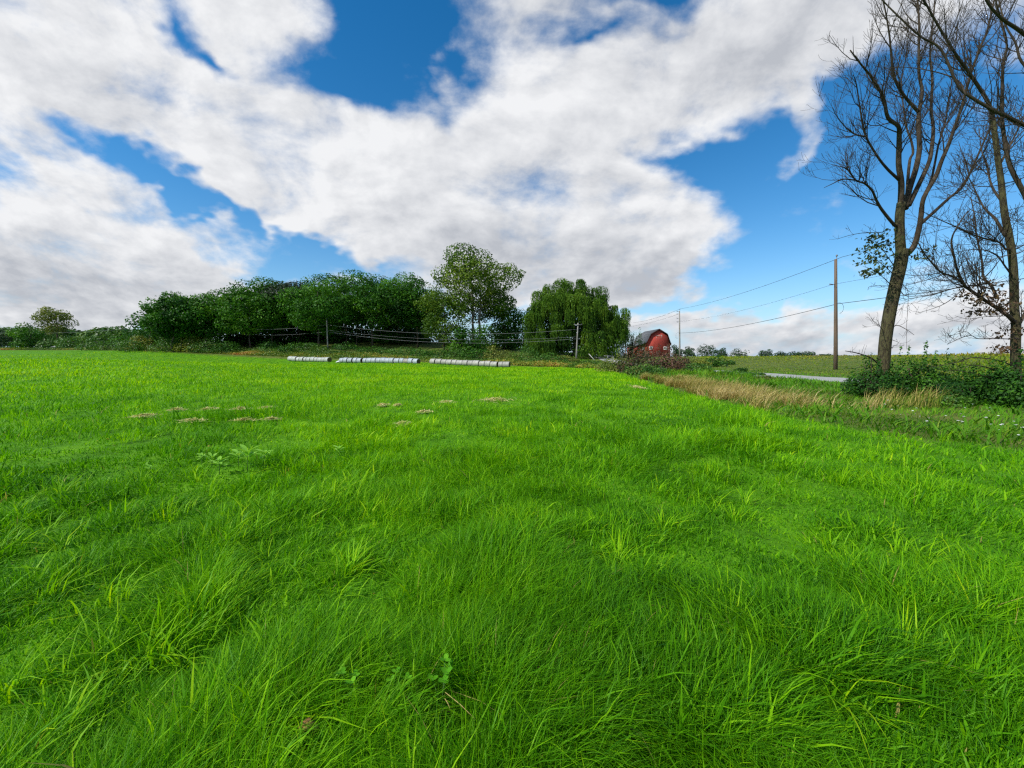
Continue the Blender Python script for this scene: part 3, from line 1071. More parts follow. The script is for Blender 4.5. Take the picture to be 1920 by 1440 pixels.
def meadow():
    rg = np.random.default_rng(13)
    n = 150000
    x, y, r = polar(n, 22, 330, 64, rg)
    k = (x > 26.5 + .03 * y) & (y > 8)
    x, y, r = x[k], y[k], r[k]
    n = len(x)
    far = np.clip((x - 30) / 25, 0, 1) * (.55 + .75 * np.clip((x / y - .85) / .3, 0, 1))
    cl = fbm(x * .16, y * .16, 2, 4)
    cl_s = fbm(x * .7 + 3, y * .7, 3, 3)
    h = (.12 + 1.15 * far * np.clip(cl - .28, 0, 1) ** 1.1 * (.3 + 1.2 * cl_s)) * rg.uniform(.45, 1.25, n)
    h = h + .55 * np.clip((x / y - .92) / .2, 0, 1) * np.clip(cl_s - .3, 0, 1) * rg.uniform(.3, 1.6, n)
    w = (.005 + .0019 * r) * rg.uniform(.7, 1.3, n)
    tone = -.02 + 1.0 * fbm(x * .045, y * .09, 6, 4) + .35 * (cl_s - .5) + rg.normal(0, .10, n) + .14 * far
    tone = np.where(rg.random(n) < .03, .95, tone)
    p = blade_geo(x, y, H(x, y) - .02, h, w, rg.uniform(0, 6.28, n), rg.uniform(.2, 1.2, n), tone, 2, rg.normal(0, .8, n))
    tag(blades_obj('meadow_weeds', [p], M_meadow), 'yellowish green tall weeds over the open land beyond the road', 'weeds', kind='stuff')


def bank_weeds():
    """Brush along the far side of the field, behind the bales."""
    rg = np.random.default_rng(14)
    line = np.array([(-185, 133), (-164, 132), (-114, 124), (-94.6, 118), (-75, 111), (-57, 105), (-42, 99), (-18, 91), (0, 86.5), (9.2, 78), (13.5, 62), (15, 52)])
    n = 60000
    s = rg.uniform(0, 1, n) ** .9 * (len(line) - 1)
    i = np.minimum(s.astype(int), len(line) - 2)
    f = (s - i)[:, None]
    p = line[i] * (1 - f) + line[i + 1] * f
    d = line[i + 1] - line[i]
    nrm = np.stack([-d[:, 1], d[:, 0]], -1)
    nrm /= np.linalg.norm(nrm, axis=1, keepdims=True)
    nrm = np.where(nrm[:, 1:2] < 0, -nrm, nrm)
    off = rg.uniform(0, 1, n) ** 1.2
    wid = np.interp(p[:, 0], [-185, -100, -20, 15], [6, 6.5, 6, 5])
    p = p + nrm * (off * wid)[:, None]
    x, y = p[:, 0], p[:, 1]
    top = (.3 + 1.1 * fbm(x * .22, y * .22, 3, 4) ** 1.5) * np.interp(off, [0, .15, 1], [.55, 1, 1.15])
    zz = rg.random(n) ** .7 * top
    C = np.stack([x, y, H(x, y) + zz], -1)
    nr = rg.normal(0, .6, (n, 3)) + np.array([0, -.3, .7])
    nr /= np.linalg.norm(nr, axis=1, keepdims=True)
    V, Q = leaf_quads(C, nr, rg.uniform(.22, .5, n), rg, .5)
    col = fbm(x * .12 + 7, y * .3, 5, 4)
    tone = .32 + 1.05 * (col - .47) + rg.normal(0, .13, n) + np.where(off < .5, .18, -.05)
    tag(make_mesh('bank_weeds', V, [Q], M_weed, attrs={'tone': np.repeat(np.clip(tone, 0, 1), 4)}),
        'belt of weeds with yellow and russet patches along the far edge of the field', 'weeds', kind='stuff')


def distant_wood():
    rg = np.random.default_rng(15)
    bl = []
    for i in range(70):
        px = -420 + i * 11.5 + rg.uniform(-5, 5)
        Y = rg.uniform(235, 275)
        b = at(px, Y)
        top = P(px, 618 + 4 * math.sin(px * .05) + rg.uniform(-5, 4) - (4 if px < 20 else 0), Y)[2]
        hh = max(top - b[2], 4)
        bl.append((b[0], b[1], b[2] + hh * .55, 5.5, 5.5, hh * .47))
    V, Q, tone = leaf_cloud(bl, 36000, 1.7, rg, hollow=.6)
    tag(make_mesh('distant_wood', V, [Q], M_far, attrs={'tone': tone}), 'low far-off wood along the skyline at the left', 'wood', kind='stuff')


field_grass()
verge_grass()
meadow()
bank_weeds()
distant_wood()
# SECTION_GRASS_END

# ------------------------------------------------------------------ barn
def barn():
    Yf, Yb = 140.0, 155.0

    def w(px, py, Y=Yf):
        return P(px, py, Y)
    base = w(1234, 672)
    base[2] = Hf(base[0], base[1])
    t = thing('barn', base, 'red wooden gambrel-roofed barn with grey roof half hidden behind the russet bushes', 'barn')

    def loc(v):
        return np.asarray(v, float) - base
    prof = [(1256.6, 676), (1256.6, 645), (1250.6, 628), (1236, 618.6), (1221, 627.3), (1212.3, 643.6), (1199, 648.6), (1199, 676)]
    F = np.array([loc(w(*p)) for p in prof])
    F[:, 1] = 0
    F[[0, -1], 2] = -.5
    B = F.copy()
    B[:, 1] = Yb - Yf
    n = len(F)
    V = np.vstack([F, B])
    Q = [(i, (i + 1) % n, n + (i + 1) % n, n + i) for i in range(n)]
    c0, c1 = F.mean(0), B.mean(0)
    V = np.vstack([V, c0, c1])
    T = [(2 * n, (i + 1) % n, i) for i in range(n)] + [(2 * n + 1, n + i, n + (i + 1) % n) for i in range(n)]
    make_mesh('wall', V, [np.array(Q), np.array(T)], M_barn, t)
    # roofing: a thick folded sheet lying on the gable outline
    rp = [(1257.9, 646.3), (1251.3, 627.0), (1236, 617.4), (1220.2, 626.3), (1211.7, 642.6), (1195.8, 648.4)]
    R = np.array([loc(w(*p)) for p in rp])
    R[:, 1] = 0
    g = Geo()
    m = len(R)
    up = R + np.array([0, 0, .16])
    for a, b, y0, y1 in ((R + [0, 0, .02], up, -.45, Yb - Yf + .4),):
        ring = np.vstack([a, b[::-1]])
        k = len(ring)
        f0 = ring + [0, y0, 0]
        f1 = ring + [0, y1, 0]
        VV = np.vstack([f0, f1])
        QQ = [(i, (i + 1) % k, k + (i + 1) % k, k + i) for i in range(k)]
        QQ += [(i, i + 1, k - 2 - i, k - 1 - i) for i in range(m - 1)]
        QQ += [(k + i, k + k - 1 - i, k + k - 2 - i, k + i + 1) for i in range(m - 1)]
        g.add(VV, QQ)
    g.build('roof', M_roof, t, smooth=False)
    g = Geo()                                                    # dark bargeboard along the gable
    for a, b in zip(R[:-1], R[1:]):
        o = np.array([0, -.50, 0])
        g.add([a + o + [0, 0, -.22], b + o + [0, 0, -.22], b + o + [0, 0, .12], a + o + [0, 0, .12],
               a + o + [0, .045, -.22], b + o + [0, .045, -.22], b + o + [0, .045, .12], a + o + [0, .045, .12]],
              [(0, 1, 2, 3), (7, 6, 5, 4), (0, 4, 5, 1), (3, 2, 6, 7), (0, 3, 7, 4), (1, 5, 6, 2)])
    g.build('bargeboard', M_barndark, t, smooth=False)

    def window(px, py, wid, hei):
        c = loc(w(px, py))
        s = Yf / FPX
        W_, H_ = wid * s, hei * s
        fr = Geo()
        b = .20
        for dx, dz, sx, sz in ((0, H_ / 2, W_ + b, b), (0, -H_ / 2, W_ + b, b), (-W_ / 2, 0, b, H_ - b), (W_ / 2, 0, b, H_ - b), (0, 0, .07, H_ - b), (0, .0, W_ - b, .07)):
            fr.box((c[0] + dx, -.05 - (.004 if sx == .07 else 0), c[2] + dz), (sx, .1, sz))
        f = fr.build('window', M_white, t, smooth=False)
        gl = Geo()
        gl.box((c[0], -.015, c[2]), (W_ - .05, .03, H_ - .05))
        gl.build('pane', M_glass, f, smooth=False)
    window(1220.6, 652.4, 6.0, 5.0)
    window(1247.5, 652.8, 5.6, 5.0)
    window(1205.8, 653.4, 3.2, 4.4)
    # white painted marks under the peak
    s = Yf / FPX

    def stroke(x0, y0, x1, y1, th=.17):
        a, b = loc(w(x0, y0)), loc(w(x1, y1))
        a[1] = b[1] = -.02
        d = b - a
        nrm = np.array([-d[2], 0, d[0]])
        nrm = nrm / np.linalg.norm(nrm) * th / 2
        g = Geo()
        g.add([a - nrm, b - nrm, b + nrm, a + nrm, a - nrm + [0, .016, 0], b - nrm + [0, .016, 0], b + nrm + [0, .016, 0], a + nrm + [0, .016, 0]],
              [(0, 1, 2, 3), (7, 6, 5, 4), (0, 4, 5, 1), (3, 2, 6, 7), (0, 3, 7, 4), (1, 5, 6, 2)])
        g.build('painted_mark', M_worn, t, smooth=False)
    for st in ((1229.5, 628, 1232.2, 631.3), (1232.2, 631.3, 1233.2, 628.4), (1234.8, 628, 1234.8, 630.6), (1237.0, 628.2, 1237.0, 631.2),
               (1239.0, 628.0, 1240.2, 630.8), (1240.9, 627.6, 1240.9, 634.8), (1230.6, 632.6, 1231.6, 635.4), (1234.2, 633.8, 1235.0, 633.8), (1237.4, 633.4, 1238.2, 634.2)):
        stroke(*st)


barn()


# ------------------------------------------------------------------ utility poles and wires
def pole(name, label, px, Y, top_py, r, mat, base_py=None, top_px=None, cross=None, pin=True, extra=()):
    b = at(px, Y)
    if base_py:
        b[2] = min(b[2], P(px, base_py, Y)[2])
    tp = P(top_px or px, top_py, Y)
    t = thing(name, b, label, 'utility pole')
    h = tp - b
    g = Geo()
    g.tube([(0, 0, -.4), h * .33, h * .66, h], [r * 1.12, r, r * .86, r * .72], 10)
    g.build('shaft', mat, t)
    if pin:
        g = Geo()
        g.tube([h + [r * .5, 0, -.5], h + [r * .5, 0, .32]], [.03, .03], 6)
        g.tube([h + [r * .5, 0, .30], h + [r * .5, 0, .36], h + [r * .5, 0, .46], h + [r * .5, 0, .52]], [.05, .10, .10, .05], 8)
        g.build('insulator', M_porcelain, t)
    if cross:
        g = Geo()
        g.box(h + [0, -r, -.45], (cross, .10, .13))
        g.build('crossarm', mat, t, smooth=False)
        for sx in (-.46, .46):
            g = Geo()
            g.tube([h + [cross * sx, -r, -.38], h + [cross * sx, -r, -.2]], [.07, .05], 7)
            g.build('insulator', M_porcelain, t)
    for (zpx, kind) in extra:
        q = P(px, zpx, Y) - b
        ax = h * (q[2] / h[2])
        g = Geo()
        if kind == 'bracket':
            g.tube([ax, ax + [-.62, -.1, .06]], [.035, .03], 6)
            g.tube([ax + [-.45, -.1, .0], ax + [-.8, -.1, .06]], [.07, .07], 7)
            g.build('bracket', M_porcelain, t)
        elif kind == 'loop':
            a = np.linspace(-1.4, 1.75, 14)
            sgn = 1 if px > 1400 else -1
            R_ = .55 if px > 1400 else .75
            pts = np.stack([ax[0] + sgn * (r + .10 + R_ * np.cos(a)), np.full(14, ax[1] - .12), ax[2] - R_ + R_ * 1.15 * np.sin(a)], -1)
            g.tube(pts, .016, 5)
            g.build('cable_loop', M_wire, t)
        elif kind == 'lamp':
            g.tube([ax, ax + [-.35, -.15, .05], ax + [-.7, -.3, -.02]], [.03, .03, .03], 6)
            g.tube([ax + [-.7, -.3, .10], ax + [-.7, -.3, -.05], ax + [-.7, -.3, -.25]], [.06, .16, .18], 9)
            g.build('lamp_head', M_steel, t)
    return t


pole('utility_pole', 'tall brown wooden utility pole beyond the road, left of the big bare tree', 1567, 48, 486, .20, M_pole, 694, extra=((534, 'bracket'), (569, 'loop')))
pole('utility_pole', 'grey wooden utility pole just right of the red barn', 1274, 107, 583, .19, M_polegrey, 672,
     extra=((584, 'bracket'), (589, 'bracket'), (597, 'bracket'), (604, 'bracket'), (624, 'loop')))
pole('utility_pole', 'dark utility pole between the willow and the red barn', 1172.5, 165, 607, .19, M_polegrey, pin=False)
pole('utility_pole', 'pale utility pole with a short crossarm in front of the willow', 1080, 98, 605.5, .19, M_polegrey, 676.5, top_px=1083.8, cross=1.9, pin=False)
pole('utility_pole', 'pale leaning utility pole behind the gap between two bale rows', 616, 112, 600, .17, M_polegrey, 658, top_px=612.6, pin=True)
pole('utility_pole', 'pale utility pole at the left end of the dense grove', 343.8, 128, 599, .17, M_polegrey, 660, top_px=342, pin=True)
pole('utility_pole', 'thin dark pole among the grove trees right of the pale leaning pole', 669.5, 122, 618, .11, M_trunk, pin=False)


def wire(label, a, b, sag, r=.022, mat=None, group=None):
    a, b = np.asarray(a, float), np.asarray(b, float)
    t = np.linspace(0, 1, 25)[:, None]
    pts = a * (1 - t) + b * t
    pts[:, 2] -= sag * 4 * (t * (1 - t))[:, 0]
    g = Geo()
    g.tube(pts - a, r, 5)
    o = g.build('overhead_wire', mat or M_wire, smooth=True)
    o.location = [float(c) for c in a]
    tag(o, label, 'wire', group)


A0, A1, A2 = P(1578.5, 482, 48), P(1573, 533.5, 48) + [-.75, 0, 0], P(1571, 569.5, 48)
B0, B1, B2 = P(1275.5, 579, 107), P(1272, 603, 107) + [-.6, 0, 0], P(1273, 624.5, 107)
C0, C1 = P(1172.5, 605.5, 165), P(1172.5, 612, 165)
O0, O1, O2 = np.array([36.5, -12, 13.6]), np.array([36.5, -12, 10.3]), np.array([36.8, -12, 8.0])
wire('topmost wire sloping down from the brown pole to the pole beside the barn', A0, B0, .75, .024)
wire('faint middle wire from the brown pole to the pole beside the barn', A1, B1, .8, .015)
wire('thick lower cable from the brown pole to the pole beside the barn', A2, B2, .75, .032)
wire('topmost wire running from the brown pole behind the big bare tree', A0, O0, .7, .022)
wire('faint middle wire running from the brown pole behind the big bare tree', A1, O1, .7, .014)
wire('thick lower cable running from the brown pole behind the big bare tree', A2, O2, .6, .03)
wire('upper wire from the pole beside the barn to the pole by the willow', B0, C0, 1.0, .028)
wire('lower wire from the pole beside the barn down over the barn roof', P(1274, 588, 107), C1 + [-3, 3, 0], 1.0, .028)
D0, D1, D2 = P(1082, 617.5, 97.7), P(1081.5, 631.5, 97.7), P(1081.5, 635, 97.7)
E0, E1, E2 = P(613, 609, 111.7), P(614, 619, 111.7), P(614, 622, 111.7)
F0, F1 = P(342.5, 606, 127.8), P(342.5, 615, 127.8)
wire('upper pale wire strung between the willow pole and the leaning pole', D0, E0, 1.75, .019, M_wirelight)
wire('middle pale wire strung between the willow pole and the leaning pole', D1, E1, 1.55, .015, M_wirelight)
wire('lowest pale wire strung between the willow pole and the leaning pole', D2, E2, 1.95, .019, M_wirelight)
wire('upper pale wire from the leaning pole to the pole at the grove end', E0, F0, 1.6, .018, M_wirelight)
wire('lower pale wire from the leaning pole to the pole at the grove end', E2, F1, 1.5, .014, M_wirelight)
wire('pale wire running left from the pole at the grove end', F0, P(-60, 622, 150), 1.6, .018, M_wirelight)
wire('service wire from the willow pole towards the barn', D0, P(1216, 640, 139.5), .8, .020, M_wire)


# ------------------------------------------------------------------ bales
def bale_proto(seed):
    rg = np.random.default_rng(seed)
    L_, R_ = 1.16, .60
    prof = [(-L_ / 2, R_ * .93), (-L_ / 2 + .03, R_ * .985), (-L_ / 2 + .12, R_), (-.2, R_ * .985), (.2, R_), (L_ / 2 - .12, R_ * .99), (L_ / 2 - .03, R_ * .97), (L_ / 2, R_ * .93)]
    ns = 28
    a = np.linspace(0, 2 * math.pi, ns, endpoint=False)
    wob = 1 + .012 * rg.normal(size=(len(prof), ns))
    V = []
    for i, (x, r) in enumerate(prof):
        rr = r * wob[i]
        zz = np.maximum(np.sin(a) * rr, -.86 * R_)
        V.append(np.stack([np.full(ns, x), np.cos(a) * rr * 1.02, zz], -1))
    V = np.concatenate(V)
    i = np.arange(len(prof) - 1)[:, None] * ns
    k = np.arange(ns)[None]
    Q = np.stack([i + k, i + (k + 1) % ns, i + ns + (k + 1) % ns, i + ns + k], -1).reshape(-1, 4)
    o = make_mesh('round_bale', V, [Q], M_bale, smooth=True)
    for sgn, base in ((1, (len(prof) - 1) * ns), (-1, 0)):
        ring = V[base:base + ns]
        g = Geo()
        rings = []
        for f, dx in ((1, 0), (.8, -.035), (.62, -.01), (.45, -.05), (.25, -.02), (.08, -.06)):
            q = ring * [1, f, f]
            q = q + [sgn * (dx + .012 * 0), 0, 0]
            q[:, 0] += rg.normal(0, .008, ns) if f < 1 else 0
            rings.append(q)
        VV = np.concatenate(rings)
        QQ = []
        for j in range(5):
            for kk in range(ns):
                q = (j * ns + kk, j * ns + (kk + 1) % ns, (j + 1) * ns + (kk + 1) % ns, (j + 1) * ns + kk)
                QQ.append(q if sgn > 0 else q[::-1])
        g.add(VV, QQ)
        g.build('end_face', M_baleend, o)
    return o


ORD = ['first', 'second', 'third', 'fourth', 'fifth', 'sixth', 'seventh', 'eighth', 'ninth', 'tenth', 'eleventh', 'twelfth', 'thirteenth', 'fourteenth',
       'fifteenth', 'sixteenth', 'seventeenth']


def bale_row(edges, Yl, Yr, group, what, tint, seed, special=None, dy=0.0):
    """edges: left and right picture columns of each bale's wrap."""
    rg = np.random.default_rng(seed)
    x0 = (edges[0][0] - 960) / FPX * Yl
    x1 = (edges[-1][1] - 960) / FPX * Yr
    p0, p1 = np.array([x0, Yl]), np.array([x1, Yr])
    rz = math.atan2(*(p1 - p0)[::-1])
    for i, (a, b) in enumerate(edges):
        ends = []
        for c in (a, b):                                       # column -> place on the row's line
            u = (c - 960) / FPX
            s = (u * p0[1] - p0[0]) / ((p1[0] - p0[0]) - u * (p1[1] - p0[1]))
            ends.append(p0 + (p1 - p0) * s)
        c = (ends[0] + ends[1]) / 2
        ln = np.linalg.norm(ends[1] - ends[0])
        o = copy_thing(PROTO[i % 3])
        sc = rg.uniform(.92, 1.05)
        o.location = (float(c[0]), float(c[1]), Hf(*c) + .52 * sc + dy)
        o.rotation_euler = (rg.uniform(-.05, .05), rg.uniform(-.02, .02), rz + rg.normal(0, .055))
        o.scale = (ln / 1.16 * .985, sc, sc)
        k = rg.uniform(.86, 1.06)
        tn = tint if not (special and i in special) else special[i][0]
        o.color = (tn[0] * k, tn[1] * k, tn[2] * k, 1)
        nm = ORD[i] + ' from the left' if i < len(edges) - 1 else 'last one at the right end'
        tag(o, (special[i][1] if special and i in special else f'{nm}, {what}'), 'hay bale', group)


def px_edges(lst, x0, k):
    return [(x0 + a / k, x0 + b / k) for a, b in lst]


PROTO = [bale_proto(s) for s in (1, 2, 3)]
bale_row(px_edges([(125, 212), (218, 318), (328, 412), (414, 508), (524, 586), (594, 690), (700, 782), (792, 868), (872, 966), (972, 1056), (1060, 1150)], 535, 13.714),
         101, 93, 'bales in the left row', 'pale round bale in the short left row', (.96, 1.0, .93), 21)
bale_row(px_edges([(1432, 1526), (1532, 1628), (1640, 1745)], 535, 13.714) +
         px_edges([(62, 150), (154, 250), (298, 380), (386, 490), (500, 602), (612, 708), (716, 818), (824, 920), (926, 1030), (1040, 1162), (1172, 1262), (1264, 1368),
                   (1376, 1480), (1490, 1610)], 660, 12.8),
         91, 83, 'bales in the middle row', 'bluish-white round bale in the long middle row', (.86, .95, 1.06), 22,
         {14: ((.72, .68, .60), 'round bale with a dark torn patch near the right end of the middle row')})
bale_row(px_edges([(95, 205), (212, 325), (334, 430), (436, 545), (555, 648), (652, 770), (780, 885), (890, 990), (996, 1125), (1132, 1248), (1252, 1362), (1368, 1508),
                   (1536, 1618), (1624, 1756)], 800, 11.294),
         86, 79, 'bales in the right row', 'greyish round bale in the right row', (.90, .87, .79), 23)
for p in PROTO:
    for ch in list(p.children):
        bpy.data.objects.remove(ch)
    bpy.data.objects.remove(p)


# ------------------------------------------------------------------ leafy trees
def place(px, Y, top_py, wpx):
    b = at(px, Y)
    tz = P(px, top_py, Y)[2]
    return b, tz - b[2], wpx / FPX * Y


def shrub_at(px, Y, top, wpx, label, mat, seed, n=1500, leaf=.3, nb=8, depth=None, group=None, **kw):
    b = at(px, Y)
    h = P(px, top, Y)[2] - b[2]
    w = wpx / FPX * Y
    return bush('shrub', label, b, w * 1.15, (depth or w), max(h, .4), mat, seed, n, leaf, nb, group, **kw)


def grove():
    T = 'trees of the dense grove'
    spec = [
        # px, Y, top, width, mat, crown_from, label, seed, n, tone0
        (328, 118, 543, 52, M_forest, .16, 'dark tree with tiered boughs at the left end of the grove', 31, 6500, .42),
        (346, 124, 540, 74, M_forest, .2, 'dark round-topped tree just right of the leftmost tiered grove tree', 32, 6500, .5),
        (388, 121, 552, 70, M_forest, .22, 'lower leafy tree behind the pale pole at the grove end', 33, 5500, .55),
        (432, 130, 541, 78, M_forest_light, .25, 'lighter green tree in the dip of the grove skyline', 34, 5500, .5),
        (472, 122, 530, 78, M_forest, .22, 'rounded green tree where the grove skyline starts rising', 35, 6500, .62),
        (512, 126, 514, 82, M_forest, .26, 'tall green tree left of the darkest crown in the grove', 36, 6500, .52),
        (562, 131, 505, 92, M_copper, .28, 'darkest purplish-green crown rising at the top of the grove', 37, 8000, .45),
        (600, 116, 530, 90, M_forest, .30, 'bright-topped lower tree above the pale leaning pole', 38, 7000, .66),
        (650, 128, 507, 92, M_forest, .32, 'broad green tree near the middle of the flat grove top', 39, 7500, .55),
        (700, 121, 512, 90, M_forest, .36, 'green tree with bare trunk and sky gaps below its crown', 40, 6500, .5),
        (748, 130, 509, 82, M_forest, .34, 'round-headed tree at the right shoulder of the grove', 41, 7000, .55),
        (784, 122, 521, 66, M_forest, .30, 'dark tree in the grove touching the tall cottonwood', 42, 6000, .42),
    ]
    for px, Y, top, wp, mat, cf, lab, sd, n, t0 in spec:
        b, h, w = place(px, Y, top, wp * 1.75)
        leafy_tree('dense_tree', lab, 'tree', b, h, w, mat, sd, crown_from=cf * .62, n=int(n * 2.0), leaf=.60, nb=36, group=T, flat=.6, tone0=t0 - .12, trunk_r=.26, hollow=.5, zlow=-.97, depth=w * .8)
    for i, (px, w, top, lab) in enumerate(((300, 70, 612, 'below the tiered left end'), (360, 60, 620, 'behind the pole at the grove end'), (460, 40, 622, 'right of the sunlit lawn gap'),
                                           (505, 64, 618, 'below the darkest crown'), (560, 66, 615, 'above the short bale row'), (615, 60, 622, 'behind the pale leaning pole'),
                                           (670, 70, 626, 'around the thin dark pole'), (735, 60, 628, 'above the middle bales'), (790, 60, 618, 'left of the tallest tree'),
                                           (925, 60, 616, 'right of the two pale trunks'), (985, 50, 612, 'left of the willow'), (1030, 60, 640, 'behind the left curtains of the willow'), (1090, 60, 640, 'behind the middle of the willow'),
                                           (760, 70, 622, 'left of the green shrub above the middle bales'), (640, 60, 622, 'between the two thin poles'))):
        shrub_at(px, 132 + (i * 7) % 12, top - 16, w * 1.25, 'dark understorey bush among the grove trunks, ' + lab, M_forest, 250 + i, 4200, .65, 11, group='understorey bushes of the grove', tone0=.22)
    rg = np.random.default_rng(77)
    for i, (px, top, lab) in enumerate(((330, 560, 'the tiered left end'), (415, 560, 'the skyline dip'), (530, 535, 'the darkest crown'), (580, 528, 'the pale leaning pole'),
                                        (625, 530, 'the thin dark pole'), (725, 532, 'the bare-trunked tree'), (770, 540, 'the right shoulder'))):
        b, h, w = place(px, rg.uniform(140, 150), top, 135)
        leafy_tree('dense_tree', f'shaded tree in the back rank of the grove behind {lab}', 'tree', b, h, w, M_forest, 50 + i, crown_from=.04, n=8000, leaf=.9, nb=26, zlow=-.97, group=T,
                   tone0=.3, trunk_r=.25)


def big_trees():
    b, h, w = place(893, 118, 459, 150)
    leafy_tree('cottonwood_tree', 'tallest tree, an open airy crown on two pale trunks rising above the grove', 'tree', b, h, w, M_cotton, 61, crown_from=.24, n=21000, leaf=.58,
               nb=38, trunks=2, tmat=M_paletrunk, trunk_r=.42, flat=.75, hollow=.5, tone0=.58, zlow=-.9,
               extra=[(11.5, 0, h * .70, 2.2, 2.0, 1.7), (13.2, 0, h * .73, 1.3, 1.2, 1.1), (-9.5, 0, h * .66, 2.6, 2.4, 2.0), (9.8, 0, h * .78, 2.0, 2, 1.6)])
    b, h, w = place(834, 111, 526, 104)
    leafy_tree('leafy_tree', 'broad olive-green tree with foliage to the ground left of the two pale trunks', 'tree', b, h, w, M_cotton, 62, crown_from=.02, n=9500, leaf=.55, nb=26,
               flat=.75, tone0=.38, trunk_r=.25, zlow=-.95)
    b, h, w = place(946, 123, 541, 92)
    leafy_tree('leafy_tree', 'dark leafy tree filling the gap between the tallest tree and the willow', 'tree', b, h, w, M_forest, 63, crown_from=.06, n=8500, leaf=.6, nb=24, tone0=.5,
               trunk_r=.25, zlow=-.95)
    b, h, w = place(882, 108, 606, 84)
    leafy_tree('leafy_tree', 'small dark leafy tree at the foot of the tallest tree', 'tree', b, h, w, M_forest, 64, crown_from=.0, n=4200, leaf=.5, nb=12, tone0=.45, trunk_r=.12, zlow=-.95)
    # left margin
    b, h, w = place(112, 150, 571, 60)
    leafy_tree('lone_tree', 'olive-tinted airy tree standing alone on the left skyline', 'tree', b, h, w, M_olive, 65, crown_from=.22, n=3600, leaf=.6, nb=26, tone0=.5, trunk_r=.3, hollow=.5)
    b, h, w = place(64, 158, 601, 58)
    leafy_tree('bushy_tree', 'wide green tree left of the lone olive-tinted tree', 'tree', b, h, w, M_far, 66, crown_from=.05, n=3200, leaf=.65, nb=18, tone0=.55, trunk_r=.25)
    b, h, w = place(62, 138, 611, 54)
    leafy_tree('bushy_tree', 'dark low tree in front of the wide green one at the far left', 'tree', b, h, w, M_forest, 67, crown_from=.0, n=3800, leaf=.5, nb=16, tone0=.5, trunk_r=.2, zlow=-.95)
    b, h, w = place(12, 165, 613, 64)
    leafy_tree('bushy_tree', 'blue-green tree cut by the left edge of the photo', 'tree', b, h, w, M_fardark, 68, crown_from=.0, n=3400, leaf=.6, nb=16, tone0=.6, trunk_r=.2, zlow=-.95)


